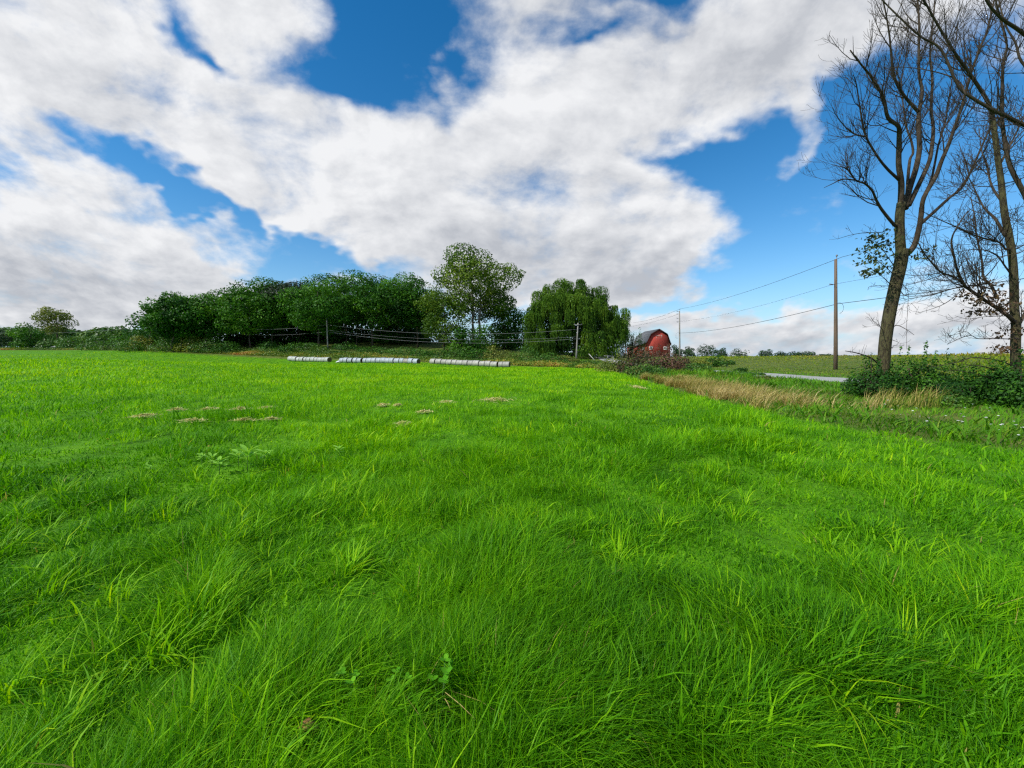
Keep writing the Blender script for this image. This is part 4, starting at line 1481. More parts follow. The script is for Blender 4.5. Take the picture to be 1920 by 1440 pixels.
def willow():
    rg = np.random.default_rng(70)
    Y = 111.0
    b = at(1078, Y)
    t = thing('willow_tree', b, 'large weeping willow with hanging curtains of foliage left of the barn', 'tree')

    def q(px, py, dy=0.0):
        return P(px, py, Y + dy) - b
    s = Y / FPX
    # foliage tufts in tiers; each sends down a curtain of strands
    tufts = []
    outline = ((998, 572, 585), (1010, 549, 600), (1030, 533, 605), (1047, 524, 600), (1066, 529, 600), (1082, 524, 590), (1094, 536, 592), (1107, 556, 592), (1121, 541, 590), (1133, 551, 580), (1141, 578, 600), (1152, 571, 592), (1166, 580, 604))
    for px, top, low in outline:
        for tier in range(3):
            py = top + 5 + tier * 15
            for dy in ((-6, -2.5, 2, 6) if tier else (-1.5, 1.5)):
                k = 1 if 1010 < px < 1120 else .55
                tufts.append((px + rg.uniform(-7, 7), py + abs(dy) * .8 + rg.uniform(-4, 4), dy * k, rg.uniform(5, 14) * (.7 if px > 1125 else 1)))
    for px, py, dy in ((995, 610, -3), (1002, 635, -4), (1015, 620, -6), (1030, 640, -7), (1045, 612, -7), (1060, 622, -7.5), (1022, 655, -6.5), (1010, 590, -4), (1042, 590, -6.5), (1068, 585, -7), (1095, 580, -6.5),
                       (1110, 600, -6), (1125, 625, -6), (1140, 632, -5), (1155, 640, -4), (1120, 648, -7), (1105, 645, -7), (1090, 655, -7.5), (1148, 655, -5), (1135, 610, -4), (1098, 622, -6), (1162, 620, -2), (1160, 600, -1), (1000, 655, -5), (1012, 664, -6), (1030, 662, -7), (1005, 645, -6), (1092, 664, -7), (1108, 663, -7), (1124, 664, -6.5), (1138, 662, -5), (1152, 666, -4), (992, 625, -3), (1018, 640, -7), (1112, 630, -7), (1128, 640, -7)):
        tufts.append((px, py, dy, rg.uniform(7, 11)))
    bl, tt = [], []
    for px, py, dy, r_ in tufts:
        c = q(px, py, dy)
        bl.append((c[0], c[1], c[2], r_ * s, r_ * s, r_ * s * .6))
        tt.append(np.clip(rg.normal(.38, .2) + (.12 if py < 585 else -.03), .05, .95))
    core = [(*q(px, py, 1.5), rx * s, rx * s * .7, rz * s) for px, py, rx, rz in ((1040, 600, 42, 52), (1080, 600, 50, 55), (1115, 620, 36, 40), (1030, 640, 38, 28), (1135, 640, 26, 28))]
    V, Q, tone = leaf_cloud(core, 9000, 1.0, rg, aspect=.45, hollow=.2, inner=.0, tone0=.15, btone_sd=.02)  # core leaves toned dark: shade between the tufts put into their colour
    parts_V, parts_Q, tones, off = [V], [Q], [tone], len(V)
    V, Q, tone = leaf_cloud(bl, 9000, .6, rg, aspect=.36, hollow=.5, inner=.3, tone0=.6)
    parts_V.append(V)
    parts_Q.append(Q + off)
    tones.append(tone)
    off += len(V)
    B = np.array(bl)
    C, TN = [], []
    for k in range(len(B)):
        for _ in range(62):
            d = rg.normal(size=3)
            d /= np.linalg.norm(d)
            d[2] = abs(d[2])
            p = B[k, :3] + d * B[k, 3:6] * rg.uniform(.7, 1.04)
            L_ = min(rg.uniform(.8, 1) * rg.uniform(1.6, 5.0), max(p[2] - .2, .3))
            m = max(int(L_ / .42), 2)
            tn = tt[k] + rg.normal(0, .10)
            out = d * [1, 1, 0] * .45
            for j in range(m):
                f = (j + rg.random()) / m
                C.append(p + out * math.sqrt(f) + [rg.normal(0, .06), rg.normal(0, .06), -L_ * f])
                TN.append(tn + rg.normal(0, .07))
    C = np.array(C)
    nr = rg.normal(size=(len(C), 3)) * [1, 1, .15]
    nr /= np.linalg.norm(nr, axis=1, keepdims=True)
    V2, Q2 = leaf_quads(C, nr, rg.uniform(.5, .95, len(C)), rg, .17, hang=.9)
    parts_V.append(V2)
    parts_Q.append(Q2 + off)
    tones.append(np.repeat(np.clip(TN, 0, 1), 4))
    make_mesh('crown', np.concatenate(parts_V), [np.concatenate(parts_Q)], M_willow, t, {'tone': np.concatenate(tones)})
    g = Geo()
    trunk_geo(g, (0, 1, -.3), q(1075, 570), .75, rg, [x[:3] for x in bl[:24:2]], sides=9)
    g.build('trunk', M_trunk, t)


grove()
big_trees()
willow()


def far_trees():
    G_ = 'far trees along the right skyline'
    for i, (px, Y, top, w, lab) in enumerate((
            (1268, 210, 645, 22, 'far tree between the barn wall and the grey pole'), (1290, 215, 649, 26, 'low far tree just right of the grey pole'),
            (1324, 170, 643, 36, 'largest dark round tree right of the barn'), (1352, 185, 651, 26, 'smaller dark tree beside the largest round one right of the barn'),
            (1383, 190, 653, 30, 'two-headed green tree in the middle of the right skyline'), (1433, 260, 656, 28, 'far tree first in the row beyond the weedy land'),
            (1462, 270, 661, 26, 'low far tree second in the row beyond the weedy land'), (1488, 262, 659, 24, 'far tree third in the row beyond the weedy land'),
            (1512, 264, 660, 26, 'far tree just left of the gap before the brown pole'), (1540, 275, 666, 22, 'low far tree just left of the brown pole base'),
            (1556, 270, 664, 26, 'far tree directly behind the brown pole'), (1584, 280, 668, 24, 'low far tree just right of the brown pole'),
            (1630, 285, 668, 28, 'low far tree beside the bare trunk'))):
        b, h, wd = place(px, Y, top, w * 1.1)
        leafy_tree('far_tree', lab, 'tree', b, h + .3, wd, M_fardark, 80 + i, crown_from=.0, n=1500, leaf=.6 * Y / 200, nb=14, group=G_, tone0=.5, trunk_r=.2, zlow=-.9)


far_trees()

# ------------------------------------------------------------------ shrubs
SB = 'shrubs along the far bank'


def shrubs():
    for i, (px, Y, top, w, mat, lab) in enumerate((
            (105, 140, 630, 60, M_forest_light, 'leafy green shrub at the left end of the hedgerow below the lone olive tree'),
            (150, 137, 622, 60, M_green, 'dark green shrub in the hedgerow right of the lone olive tree'),
            (200, 136, 619, 64, M_forest_light, 'mid-green shrub in the middle of the left hedgerow'),
            (245, 133, 617, 56, M_forest, 'dark shrub in the hedgerow just left of the grove'),
            (272, 126, 622, 36, M_yellow, 'yellowish shrub at the left foot of the grove'))):
        shrub_at(px, Y, top, w, lab, mat, 100 + i, 3000, .5, 10, group='shrubs of the left hedgerow')
    for i, (px, Y, top, w, mat, lab) in enumerate((
            (200, 125, 640, 56, M_green, 'low bright shrub before the left hedgerow, nearest its middle'), (262, 122, 637, 50, M_green, 'low bright shrub between the hedgerow and the field'),
            (322, 120, 634, 46, M_green, 'leafy shrub left of the pole at the grove end'), (368, 119, 628, 40, M_yellow, 'yellow-topped shrub just right of the pole at the grove end'),
            (395, 117, 636, 44, M_green, 'arching green shrub left of the sunlit lawn gap'), (428, 116, 635, 34, M_hedge, 'dark shrub at the left edge of the sunlit lawn gap'),
            (508, 118, 640, 40, M_hedge, 'dark shrub under the darkest grove crown'), (555, 113, 645, 46, M_hedge, 'dark leafy shrub above the short bale row'),
            (590, 112, 647, 36, M_green, 'green shrub just left of the pale leaning pole'), (652, 112, 646, 52, M_hedge, 'dark shrub just right of the pale leaning pole'),
            (705, 108, 652, 50, M_hedge, 'dark shrub above the left half of the middle bales'), (758, 106, 654, 56, M_green, 'green shrub above the right half of the middle bales'),
            (805, 102, 652, 52, M_hedge, 'dark shrub above the gap between middle and right bales'), (852, 100, 650, 44, M_green, 'green shrub below the tallest tree, left of its trunks'),
            (895, 99, 654, 50, M_hedge, 'dark shrub below the two pale trunks'), (940, 97, 652, 56, M_olive, 'olive shrub above the right end of the bales'),
            (924, 101, 645, 16, M_yellow, 'pale yellow upright shrub above the right bale row'),
            (985, 94, 650, 50, M_green, 'green shrub left of the willow base'), (1030, 92, 662, 46, M_green, 'low green shrub in front of the willow'),
            (1055, 96, 668, 36, M_olive, 'low olive shrub just left of the crossarm pole'))):
        shrub_at(px, Y, top - 6, w * 1.2, lab, mat, 120 + i, 2600, .36, 9, group=SB)
    # russet thicket before the barn
    T = 'bushes of the russet thicket'
    shrub_at(1160, 46, 662, 62, 'olive-green bush at the left end of the russet thicket', M_olive, 150, 3000, .20, 10, group=T, shoots=7)
    shrub_at(1190, 42, 647, 66, 'green and brown bush before the left side of the barn', M_red, 151, 4200, .19, 12, group=T, tone0=.3, shoots=7)
    shrub_at(1226, 45, 644, 84, 'tallest russet bush directly below the barn windows', M_red, 152, 6500, .19, 14, group=T, tone0=.62, shoots=4)
    shrub_at(1265, 44, 656, 52, 'dark purplish bush below the grey pole', M_red, 153, 3600, .18, 10, group=T, tone0=.60)
    shrub_at(1215, 38, 678, 70, 'low green bush spilling over the dry grass below the thicket', M_green, 154, 2800, .17, 9, group=T)
    shrub_at(1195, 37, 683, 36, 'lowest olive bush at the foot of the thicket', M_olive, 155, 1400, .16, 7, group=T)
    shrub_at(1300, 41, 673, 60, 'flat-topped light green bush right of the russet thicket', M_green, 156, 2400, .18, 9)
    shrub_at(1181, 120, 616, 46, 'upright dark green bush against the left side of the barn', M_forest, 157, 5200, .36, 13, shoots=4, tone0=.35)
    shrub_at(1184, 121, 612, 14, 'thin upright shoots above the bush left of the barn', M_forest, 158, 260, .3, 5)
    shrub_at(1315, 60, 668, 26, 'yellow-leaved shrub left of the dark conical bush', M_yellow, 159, 900, .24, 7)
    shrub_at(1342, 62, 660, 30, 'dark conical bush in the open right of the barn', M_forest_light, 160, 1600, .26, 8)
    shrub_at(1362, 66, 672, 24, 'small bright green bush right of the dark conical one', M_green, 161, 800, .26, 6)
    shrub_at(1390, 40, 688, 26, 'small dark bush alone in the rough grass', M_hedge, 162, 900, .16, 7)
    shrub_at(1372, 37, 694, 70, 'low green weedy bush hiding the far stretch of the road', M_green, 166, 2600, .16, 9, depth=1.6, tone0=.4)
    shrub_at(1412, 34, 699, 44, 'second low weedy bush at the near end of the hidden stretch of road', M_green, 167, 1800, .15, 8, depth=1.4, tone0=.35)
    shrub_at(1434, 27, 702, 30, 'grey-green shrub at the left end of the visible road', M_olive, 163, 900, .12, 7, tone0=.3)
    shrub_at(1285, 70, 666, 60, 'brownish weeds and bush behind the grey pole', M_olive, 164, 1800, .3, 9)
    shrub_at(1355, 90, 667, 70, 'long low brush in front of the dark round trees', M_meadow_bush, 165, 1800, .34, 10)
    # dark hedge round the bare trees
    H_ = 'shrubs of the dark hedge'
    shrub_at(1625, 15.5, 678, 100, 'dark twiggy shrub at the left end of the hedge beside the road', M_hedge, 170, 7000, .085, 11, group=H_, stems=16, low=.25, depth=1.8, tone0=.32, shoots=7)
    shrub_at(1668, 16.4, 684, 70, 'leafy dark shrub hugging the foot of the leaning bare trunk', M_hedge, 171, 5600, .085, 10, group=H_, stems=10, low=.2, depth=1.8, tone0=.35, shoots=5)
    shrub_at(1728, 15.6, 656, 74, 'tallest pointed green shrub right of the leaning bare trunk', M_hedge, 172, 7200, .085, 12, group=H_, stems=12, low=.3, depth=1.6, tone0=.5, shoots=9)
    shrub_at(1775, 15.2, 694, 80, 'dark shrub above the tan stalks in the middle of the hedge', M_hedge, 173, 7600, .085, 11, group=H_, stems=12, low=.35, depth=1.6, tone0=.35, shoots=7)
    shrub_at(1840, 13.2, 684, 120, 'broad dark green shrub right of the tan stalks', M_hedge, 174, 13000, .08, 14, group=H_, stems=10, depth=1.6, tone0=.4, shoots=8)
    shrub_at(1915, 12.4, 676, 110, 'dark shrub at the right edge under the second bare tree', M_hedge, 175, 11500, .08, 13, group=H_, stems=8, depth=1.8, tone0=.42, shoots=8)
    shrub_at(1790, 12.6, 742, 70, 'low green bush at the right end of the tan stalks', M_green, 176, 1600, .07, 8, depth=.9)
    shrub_at(1990, 11.5, 684, 140, 'dark shrub at the outer end of the hedge', M_hedge, 177, 3500, .085, 11, group=H_, stems=5, depth=2)


M_meadow_bush = M_meadow
shrubs()
# SECTION_TREES_END


# ------------------------------------------------------------------ bare trees at the right
def limb(g, pix, Y0, Y1, r0, r1, base, rg, cfg, sides=8, per=4, grow=True, start=.12):
    m = len(pix)
    pts = np.array([P(px, py, Y0 + (Y1 - Y0) * i / (m - 1)) for i, (px, py) in enumerate(pix)]) - base
    pts = catmull(pts, per)
    rad = np.linspace(r0, r1, len(pts))
    g.tube(pts, rad, sides, cap=True)
    if grow:
        twigs(g, pts, rad, 0, rg, cfg, start)
    return pts, rad


def leaf_sprays(centres, n, spread, size, rg):
    C = []
    for c in centres:
        m = n
        C.append(np.asarray(c)[None] + rg.normal(0, 1, (m, 3)) * np.asarray(spread))
    C = np.concatenate(C)
    nr = rg.normal(size=C.shape)
    nr /= np.linalg.norm(nr, axis=1, keepdims=True)
    V, Q = leaf_quads(C, nr, size * rg.uniform(.7, 1.3, len(C)), rg, .5, hang=.3)
    return V, Q, np.repeat(np.clip(rg.normal(.5, .22, len(C)), 0, 1), 4)


CFG = [(3.0, 1.9, .022, (20, 52)), (4.4, .85, .0105, (20, 55)), (4.8, .40, .0065, (20, 60))]


def bare_tree_big():
    rg = np.random.default_rng(201)
    Y = 17.5
    base = P(1656, 700, Y)
    base[2] = Hf(base[0], base[1])
    t = thing('bare_tree', base, 'large dead bare tree with a thick leaning trunk rising from the dark hedge', 'tree')
    g = Geo()
    cfg = CFG

    def px2r(w):
        return w / FPX * Y * .5 * .74                        # seen aslant, so drawn wider
    pts, rad = limb(g, [(1652, 742), (1656, 697), (1660, 640), (1668, 587), (1678, 540), (1688, 497), (1692, 468)], Y, Y, px2r(25), px2r(26), base, rg, cfg, sides=14, per=5, grow=False)
    # bark swell: rough outline
    limb(g, [(1690, 482), (1688, 455), (1687, 433), (1687, 405), (1690, 380)], Y, Y - .1, px2r(21), px2r(18), base, rg, cfg, sides=12, grow=False)
    g.build('trunk', M_bark, t)
    g = Geo()
    A = [(1688, 400), (1690, 346), (1685, 307), (1686, 258), (1684, 236), (1665, 221), (1656, 183), (1636, 147), (1617, 124), (1594, 94)]
    limb(g, A, Y, Y - 1.8, px2r(13), .02, base, rg, cfg, start=.3)
    limb(g, [(1697, 392), (1705, 355), (1717, 317), (1724, 278), (1722, 239), (1723, 211), (1729, 172), (1723, 137), (1723, 80), (1723, 34), (1718, -30)], Y, Y + 1.2, px2r(13), .025, base, rg, cfg, start=.25)
    limb(g, [(1723, 211), (1695, 179), (1677, 147), (1672, 115), (1668, 69), (1660, 20), (1650, -20)], Y + .6, Y - .6, px2r(7), .018, base, rg, cfg)
    limb(g, [(1704, 385), (1720, 352), (1740, 309), (1746, 284), (1750, 241), (1746, 206), (1748, 149), (1744, 100), (1750, 34), (1756, -30)], Y, Y + 2.2, px2r(11), .022, base, rg, cfg, start=.2)
    limb(g, [(1694, 482), (1709, 468), (1717, 453), (1724, 424), (1727, 404), (1732, 371), (1754, 332), (1765, 303), (1779, 270), (1787, 247), (1805, 195), (1819, 142), (1837, 92), (1851, 57), (1862, 10), (1870, -30)],
         Y, Y - 1.2, px2r(13), .02, base, rg, cfg, start=.4)
    limb(g, [(1726, 420), (1755, 394), (1780, 371), (1804, 351), (1822, 317), (1852, 249), (1862, 225)], Y, Y + 1.5, px2r(8), .025, base, rg, cfg, start=.3)
    limb(g, [(1682, 424), (1676, 421), (1654, 394), (1643, 375), (1635, 357), (1621, 344), (1605, 338), (1588, 317), (1575, 312)], Y, Y - 1.6, px2r(7.5), .015, base, rg, cfg, start=.3)
    limb(g, [(1605, 338), (1580, 336), (1562, 344), (1545, 352)], Y - 1.2, Y - 1.6, .03, .008, base, rg, cfg)
    limb(g, [(1688, 340), (1682, 334), (1664, 317), (1645, 293), (1622, 252), (1613, 206), (1606, 160), (1600, 140)], Y, Y - 2.0, px2r(7), .012, base, rg, cfg, start=.25)
    limb(g, [(1622, 256), (1604, 252), (1587, 240), (1569, 218), (1560, 200)], Y - 1.2, Y - 1.8, .03, .008, base, rg, cfg)
    limb(g, [(1700, 380), (1702, 340), (1706, 300), (1712, 286), (1708, 262), (1700, 240), (1694, 200), (1690, 150), (1700, 100), (1704, 40)], Y, Y + 1.8, px2r(7), .012, base, rg, cfg, start=.35)
    limb(g, [(1730, 371), (1745, 340), (1752, 310), (1760, 270), (1772, 230), (1778, 190), (1785, 150), (1790, 100), (1796, 40)], Y + .6, Y + 2.6, px2r(6), .012, base, rg, cfg, start=.3)
    # dead stubs and drooping twigs low on the trunk
    low = [(3.2, .55, .010, (25, 70)), (4, .25, .006, (25, 70))]
    for pix, r in (([(1651, 688), (1635, 672), (1614, 664), (1598, 660), (1585, 658)], .035), ([(1640, 693), (1630, 682), (1624, 686)], .02), ([(1670, 617), (1682, 610), (1700, 618), (1714, 628)], .02),
                   ([(1656, 620), (1648, 610), (1640, 604)], .014), ([(1676, 538), (1660, 536), (1632, 537), (1627, 544)], .016), ([(1690, 532), (1702, 545), (1702, 580), (1700, 610), (1700, 655)], .012),
                   ([(1688, 545), (1700, 555), (1740, 553), (1770, 545)], .018), ([(1668, 430), (1650, 436), (1625, 436), (1598, 440), (1570, 448)], .018),
                   ([(1671, 636), (1680, 640), (1688, 644)], .010), ([(1672, 652), (1678, 647)], .010)):
        limb(g, pix, Y, Y - .8, r, r * .4, base, rg, low, sides=5)
    for pix in ([(1680, 505), (1662, 478), (1645, 455), (1630, 448)], [(1680, 520), (1660, 500), (1640, 485), (1622, 470)], [(1676, 540), (1658, 522), (1640, 508), (1622, 500)],
                [(1686, 490), (1672, 470), (1660, 450)], [(1700, 478), (1716, 480), (1731, 474)]):
        limb(g, pix, Y, Y - .6, .018, .006, base, rg, [(5, .35, .008, (25, 65))], sides=5)
    g.build('branches', M_twig, t)
    cs = [P(px, py, Y - rg.uniform(.1, .9)) - base for px, py in ((1634, 448), (1644, 440), (1655, 445), (1663, 452), (1628, 462), (1640, 465), (1652, 472), (1622, 470), (1660, 480), (1632, 482),
                                                                (1645, 490), (1625, 492), (1638, 505), (1620, 510), (1650, 512), (1632, 516), (1665, 500), (1656, 460), (1729, 470), (1733, 482), (1715, 482))]
    V, Q, tn = leaf_sprays(cs, 24, (.13, .28, .06), .15, rg)
    make_mesh('leaves', V, [Q], M_ivy, t, {'tone': tn})


def bare_tree_second():
    rg = np.random.default_rng(202)
    Y = 15.0
    base = P(1905, 700, Y)
    base[2] = Hf(base[0], base[1])
    t = thing('bare_tree', base, 'thinner bare tree with withered brown leaves beside the right edge', 'tree')
    cfg = [(3.0, 1.6, .020, (20, 52)), (4.4, .75, .010, (20, 55)), (4.6, .36, .0062, (20, 60))]

    def R(w):
        return w / FPX * Y * .5 * .78
    g = Geo()
    limb(g, [(1906, 745), (1905, 700), (1904, 650), (1905, 610), (1902, 581), (1901, 526), (1898, 482), (1891, 438), (1885, 409), (1881, 380), (1877, 340), (1871, 298), (1864, 242), (1860, 210)],
         Y, Y, R(19), R(8.5), base, rg, cfg, sides=12, grow=False)
    g.build('trunk', M_bark, t)
    g = Geo()
    for pix, dy, r0, r1 in (
            ([(1862, 225), (1852, 191), (1822, 144), (1796, 108), (1766, 60), (1732, 0), (1715, -30)], -1.5, R(8), .018),
            ([(1905, 608), (1890, 592), (1867, 576), (1842, 560), (1817, 542), (1808, 535), (1795, 507), (1789, 482), (1784, 453), (1792, 430), (1815, 395)], -1.2, R(9), .015),
            ([(1808, 532), (1785, 518), (1761, 508), (1733, 475), (1722, 455)], -1.9, .035, .010),
            ([(1870, 560), (1858, 535), (1844, 520), (1841, 489), (1831, 441), (1828, 409), (1820, 370)], .8, .05, .012),
            ([(1884, 442), (1867, 412), (1851, 396), (1841, 383), (1825, 350), (1815, 330)], 1.2, .05, .012),
            ([(1895, 468), (1885, 467), (1873, 454), (1832, 443), (1792, 425), (1749, 406), (1727, 395)], -1.6, .035, .008),
            ([(1900, 520), (1885, 500), (1870, 480), (1850, 470), (1820, 468), (1790, 474)], -1.0, .03, .008),
            ([(1880, 380), (1860, 350), (1850, 310), (1840, 280), (1836, 240)], 1.5, .04, .010),
            ([(1874, 310), (1890, 280), (1905, 250), (1922, 215)], .8, .04, .012),
            ([(1905, 620), (1920, 590), (1935, 560), (1950, 500)], .2, .06, .02),
            ([(1900, 636), (1870, 635), (1835, 635), (1820, 629), (1800, 634), (1776, 646)], -.8, .018, .006),
            ([(1822, 630), (1812, 622), (1796, 626), (1776, 630)], -1.1, .010, .005),
            ([(1901, 600), (1888, 612), (1872, 622), (1860, 626)], -.6, .012, .005),
            ([(1900, 592), (1870, 593), (1845, 594), (1815, 598), (1790, 592)], -.9, .013, .005),
            ([(1806, 541), (1790, 556), (1770, 570), (1745, 580), (1716, 588)], -.6, .016, .005),
            ([(1900, 645), (1884, 655), (1872, 664), (1856, 670)], -.7, .012, .005),
            ([(1868, 545), (1830, 535), (1790, 540), (1750, 552), (1705, 560)], -1.2, .02, .006),
            ([(1898, 470), (1915, 462), (1935, 452)], -.5, .025, .01)):
        limb(g, pix, Y, Y + dy, r0, r1, base, rg, cfg if r0 > .019 else cfg[1:], sides=7)
    g.build('branches', M_twig, t)
    cs = [P(px, py, Y - rg.uniform(.0, .8)) - base for px, py in ((1807, 548), (1815, 555), (1822, 562), (1830, 567), (1822, 585), (1835, 585), (1848, 588), (1850, 560), (1858, 566), (1866, 570), (1872, 562), (1880, 575),
                                                                (1862, 552), (1875, 580), (1888, 585), (1890, 570), (1846, 545), (1855, 535), (1842, 528), (1895, 618), (1888, 625), (1882, 632), (1884, 652), (1892, 655), (1878, 657))]
    V, Q, tn = leaf_sprays(cs, 22, (.10, .25, .06), .13, rg)
    make_mesh('leaves', V, [Q], M_brownleaf, t, {'tone': tn})


def bare_tree_outer():
    rg = np.random.default_rng(203)
    Y = 10.5
    base = at(2190, Y)
    t = thing('bare_tree', base, 'dark bare tree beyond the right edge whose heavy limbs reach into the top right corner', 'tree')
    cfg = [(3.4, 1.2, .013, (22, 52)), (4.4, .55, .007, (22, 55)), (4.6, .28, .0045, (20, 60))]
    g = Geo()
    limb(g, [(2190, 850), (2180, 700), (2150, 560), (2120, 430), (2090, 330), (2060, 240)], Y, Y, .20, .13, base, rg, cfg, sides=12, grow=False)
    g.build('trunk', M_bark, t)
    g = Geo()
    for pix, dy, r0, r1 in (
            ([(2130, 470), (2040, 470), (1960, 430), (1916, 354), (1894, 311), (1884, 266), (1879, 223), (1879, 176), (1881, 120), (1888, 87), (1879, 46), (1868, 5), (1860, -40)], .6, .10, .022),
            ([(2070, 280), (2000, 262), (1960, 250), (1920, 234), (1879, 214), (1858, 204), (1812, 176), (1792, 152), (1764, 92), (1727, 69), (1684, 30), (1654, 0), (1630, -25)], .3, .09, .015),
            ([(1811, 178), (1796, 151), (1755, 135), (1699, 126), (1660, 128)], .9, .03, .008),
            ([(2060, 240), (2010, 160), (1960, 100), (1915, 60), (1881, 37), (1858, 14), (1840, -15)], -.6, .09, .03),
            ([(2050, 220), (1990, 180), (1950, 150), (1915, 115), (1904, 80), (1885, 46), (1870, -10)], .2, .06, .02),
            ([(2060, 300), (2000, 300), (1950, 320), (1900, 340), (1850, 350), (1800, 345), (1760, 352)], .8, .03, .007),
            ([(2090, 350), (2030, 400), (1970, 420), (1920, 470), (1880, 480), (1830, 500)], .5, .03, .008),
            ([(1965, 255), (1930, 246), (1880, 222), (1840, 222), (1800, 218)], .6, .02, .007),
            ([(2000, 265), (1950, 300), (1915, 300), (1880, 316), (1840, 318)], .4, .016, .006)):
        limb(g, pix, Y, Y + dy, r0 * .62, r1 * .6, base, rg, cfg, sides=7, start=.05)
    g.build('branches', M_twig, t)


bare_tree_big()
bare_tree_second()
bare_tree_outer()


def fallen_branches():
    rg = np.random.default_rng(204)
    cfg = [(1.6, .5, .010, (25, 60)), (3, .25, .006, (25, 60))]
    for lab, pix, Y, r in (('long grey dead branch arching leftwards above the hedge from the second bare tree', [(1902, 688), (1880, 678), (1850, 672), (1820, 671), (1800, 678), (1770, 684), (1745, 689)], 13.6, .022),
                           ('dead forked branch lying lower across the top of the right hedge', [(1912, 704), (1880, 698), (1856, 690), (1835, 686), (1810, 684)], 12.9, .026),
                           ('thin dead branch lying lowest on the right hedge', [(1860, 710), (1840, 704), (1815, 698), (1790, 694), (1770, 696)], 12.6, .015)):
        b = P(*pix[0], Y)
        g = Geo()
        limb(g, pix, Y, Y - .8, r, r * .35, b, rg, cfg, sides=5)
        o = g.build('dead_branch', M_twig)
        o.location = [float(c) for c in b]
        tag(o, lab, 'branch')


fallen_branches()


# ------------------------------------------------------------------ small things in the grass
def hay_clumps():
    rg = np.random.default_rng(301)
    labs = ['widest tan patch of dead hay, leftmost on the field', 'small thin tan hay patch up and right of the leftmost patch', 'bright tan hay patch, left of the two in the upper row',
            'bright tan hay patch, right of the two in the upper row', 'faint speckled hay patch at the right end of the upper row', 'long thin hay patch in the lower row, left one',
            'long hay patch in the lower row, middle one', 'short hay patch at the right end of the lower row', 'bright hay patch below the left end of the right bale row',
            'tiny hay patch next to the bright one below the right bales', 'bright hay patch between the small ones in mid field', 'faint hay patch lowest of the mid-field group',
            'dull brownish hay patch in the grass below the right bales', 'long faint dull hay smear farthest right in mid field',
            'tan hay patch by the field margin below the russet thicket']
    for (cx, cy, a, b), lab in zip(HAYG, labs):
        n = int(np.clip(1100 * a * b * 2, 140, 560))
        th = rg.uniform(0, 6.28, n)
        lob = .5 + 1.1 * vnoise(th * 1.6 + cx * 7, th * 0 + cy * 3, 2)
        q = np.minimum(np.abs(rg.normal(0, .62, n)), 1.7) * lob
        x, y = np.cos(th) * q * a, np.sin(th) * q * b
        z = H(cx + x, cy + y) - Hf(cx, cy) + .06 + .05 * np.clip(1 - q, 0, 1) * rg.random(n)
        L_ = rg.uniform(.08, .24, n)
        w = rg.uniform(.005, .010, n) * (1 + cy / 18)
        an = rg.uniform(0, 6.28, n)
        pit = rg.normal(.1, .25, n)
        d = np.stack([np.cos(an) * np.cos(pit), np.sin(an) * np.cos(pit), np.sin(pit)], -1) * L_[:, None] * .5
        s = np.stack([-np.sin(an), np.cos(an), rg.normal(0, .3, n)], -1) * w[:, None]
        c = np.stack([x, y, z], -1)
        V = np.stack([c - d, c + s, c + d, c - s], 1).reshape(-1, 3)
        Q = np.arange(n)[:, None] * 4 + np.arange(4)[None]
        o = make_mesh('hay_patch', V, [Q], M_straw, attrs={'tone': np.repeat(np.clip(rg.normal(.5, .25, n), 0, 1), 4)}, loc=(cx, cy, Hf(cx, cy)))
        tag(o, lab, 'hay patch', 'dead hay patches on the field')


hay_clumps()


def leaf_blade(L_, W_, curl, n=5):
    """A pointed leaf along +X, arching down."""
    t = np.linspace(0, 1, n)
    w = W_ * np.sin(np.pi * np.clip(t * .93 + .05, 0, 1)) ** .8 * .5
    x, z = L_ * t * (1 - .15 * curl * t), -curl * L_ * t * t * .6
    V, Q = [], []
    for i in range(n):
        V += [(x[i], w[i], z[i] + w[i] * .25), (x[i], 0, z[i]), (x[i], -w[i], z[i] + w[i] * .25)]
    for i in range(n - 1):
        a = 3 * i
        Q += [(a, a + 1, a + 4, a + 3), (a + 1, a + 2, a + 5, a + 4)]
    return np.array(V), Q


def rot(V, rz, pitch, off=(0, 0, 0)):
    cp_, sp_ = math.cos(pitch), math.sin(pitch)
    x = V[:, 0] * cp_ - V[:, 2] * sp_
    z = V[:, 0] * sp_ + V[:, 2] * cp_
    c, s = math.cos(rz), math.sin(rz)
    return np.stack([x * c - V[:, 1] * s, x * s + V[:, 1] * c, z], -1) + np.asarray(off)


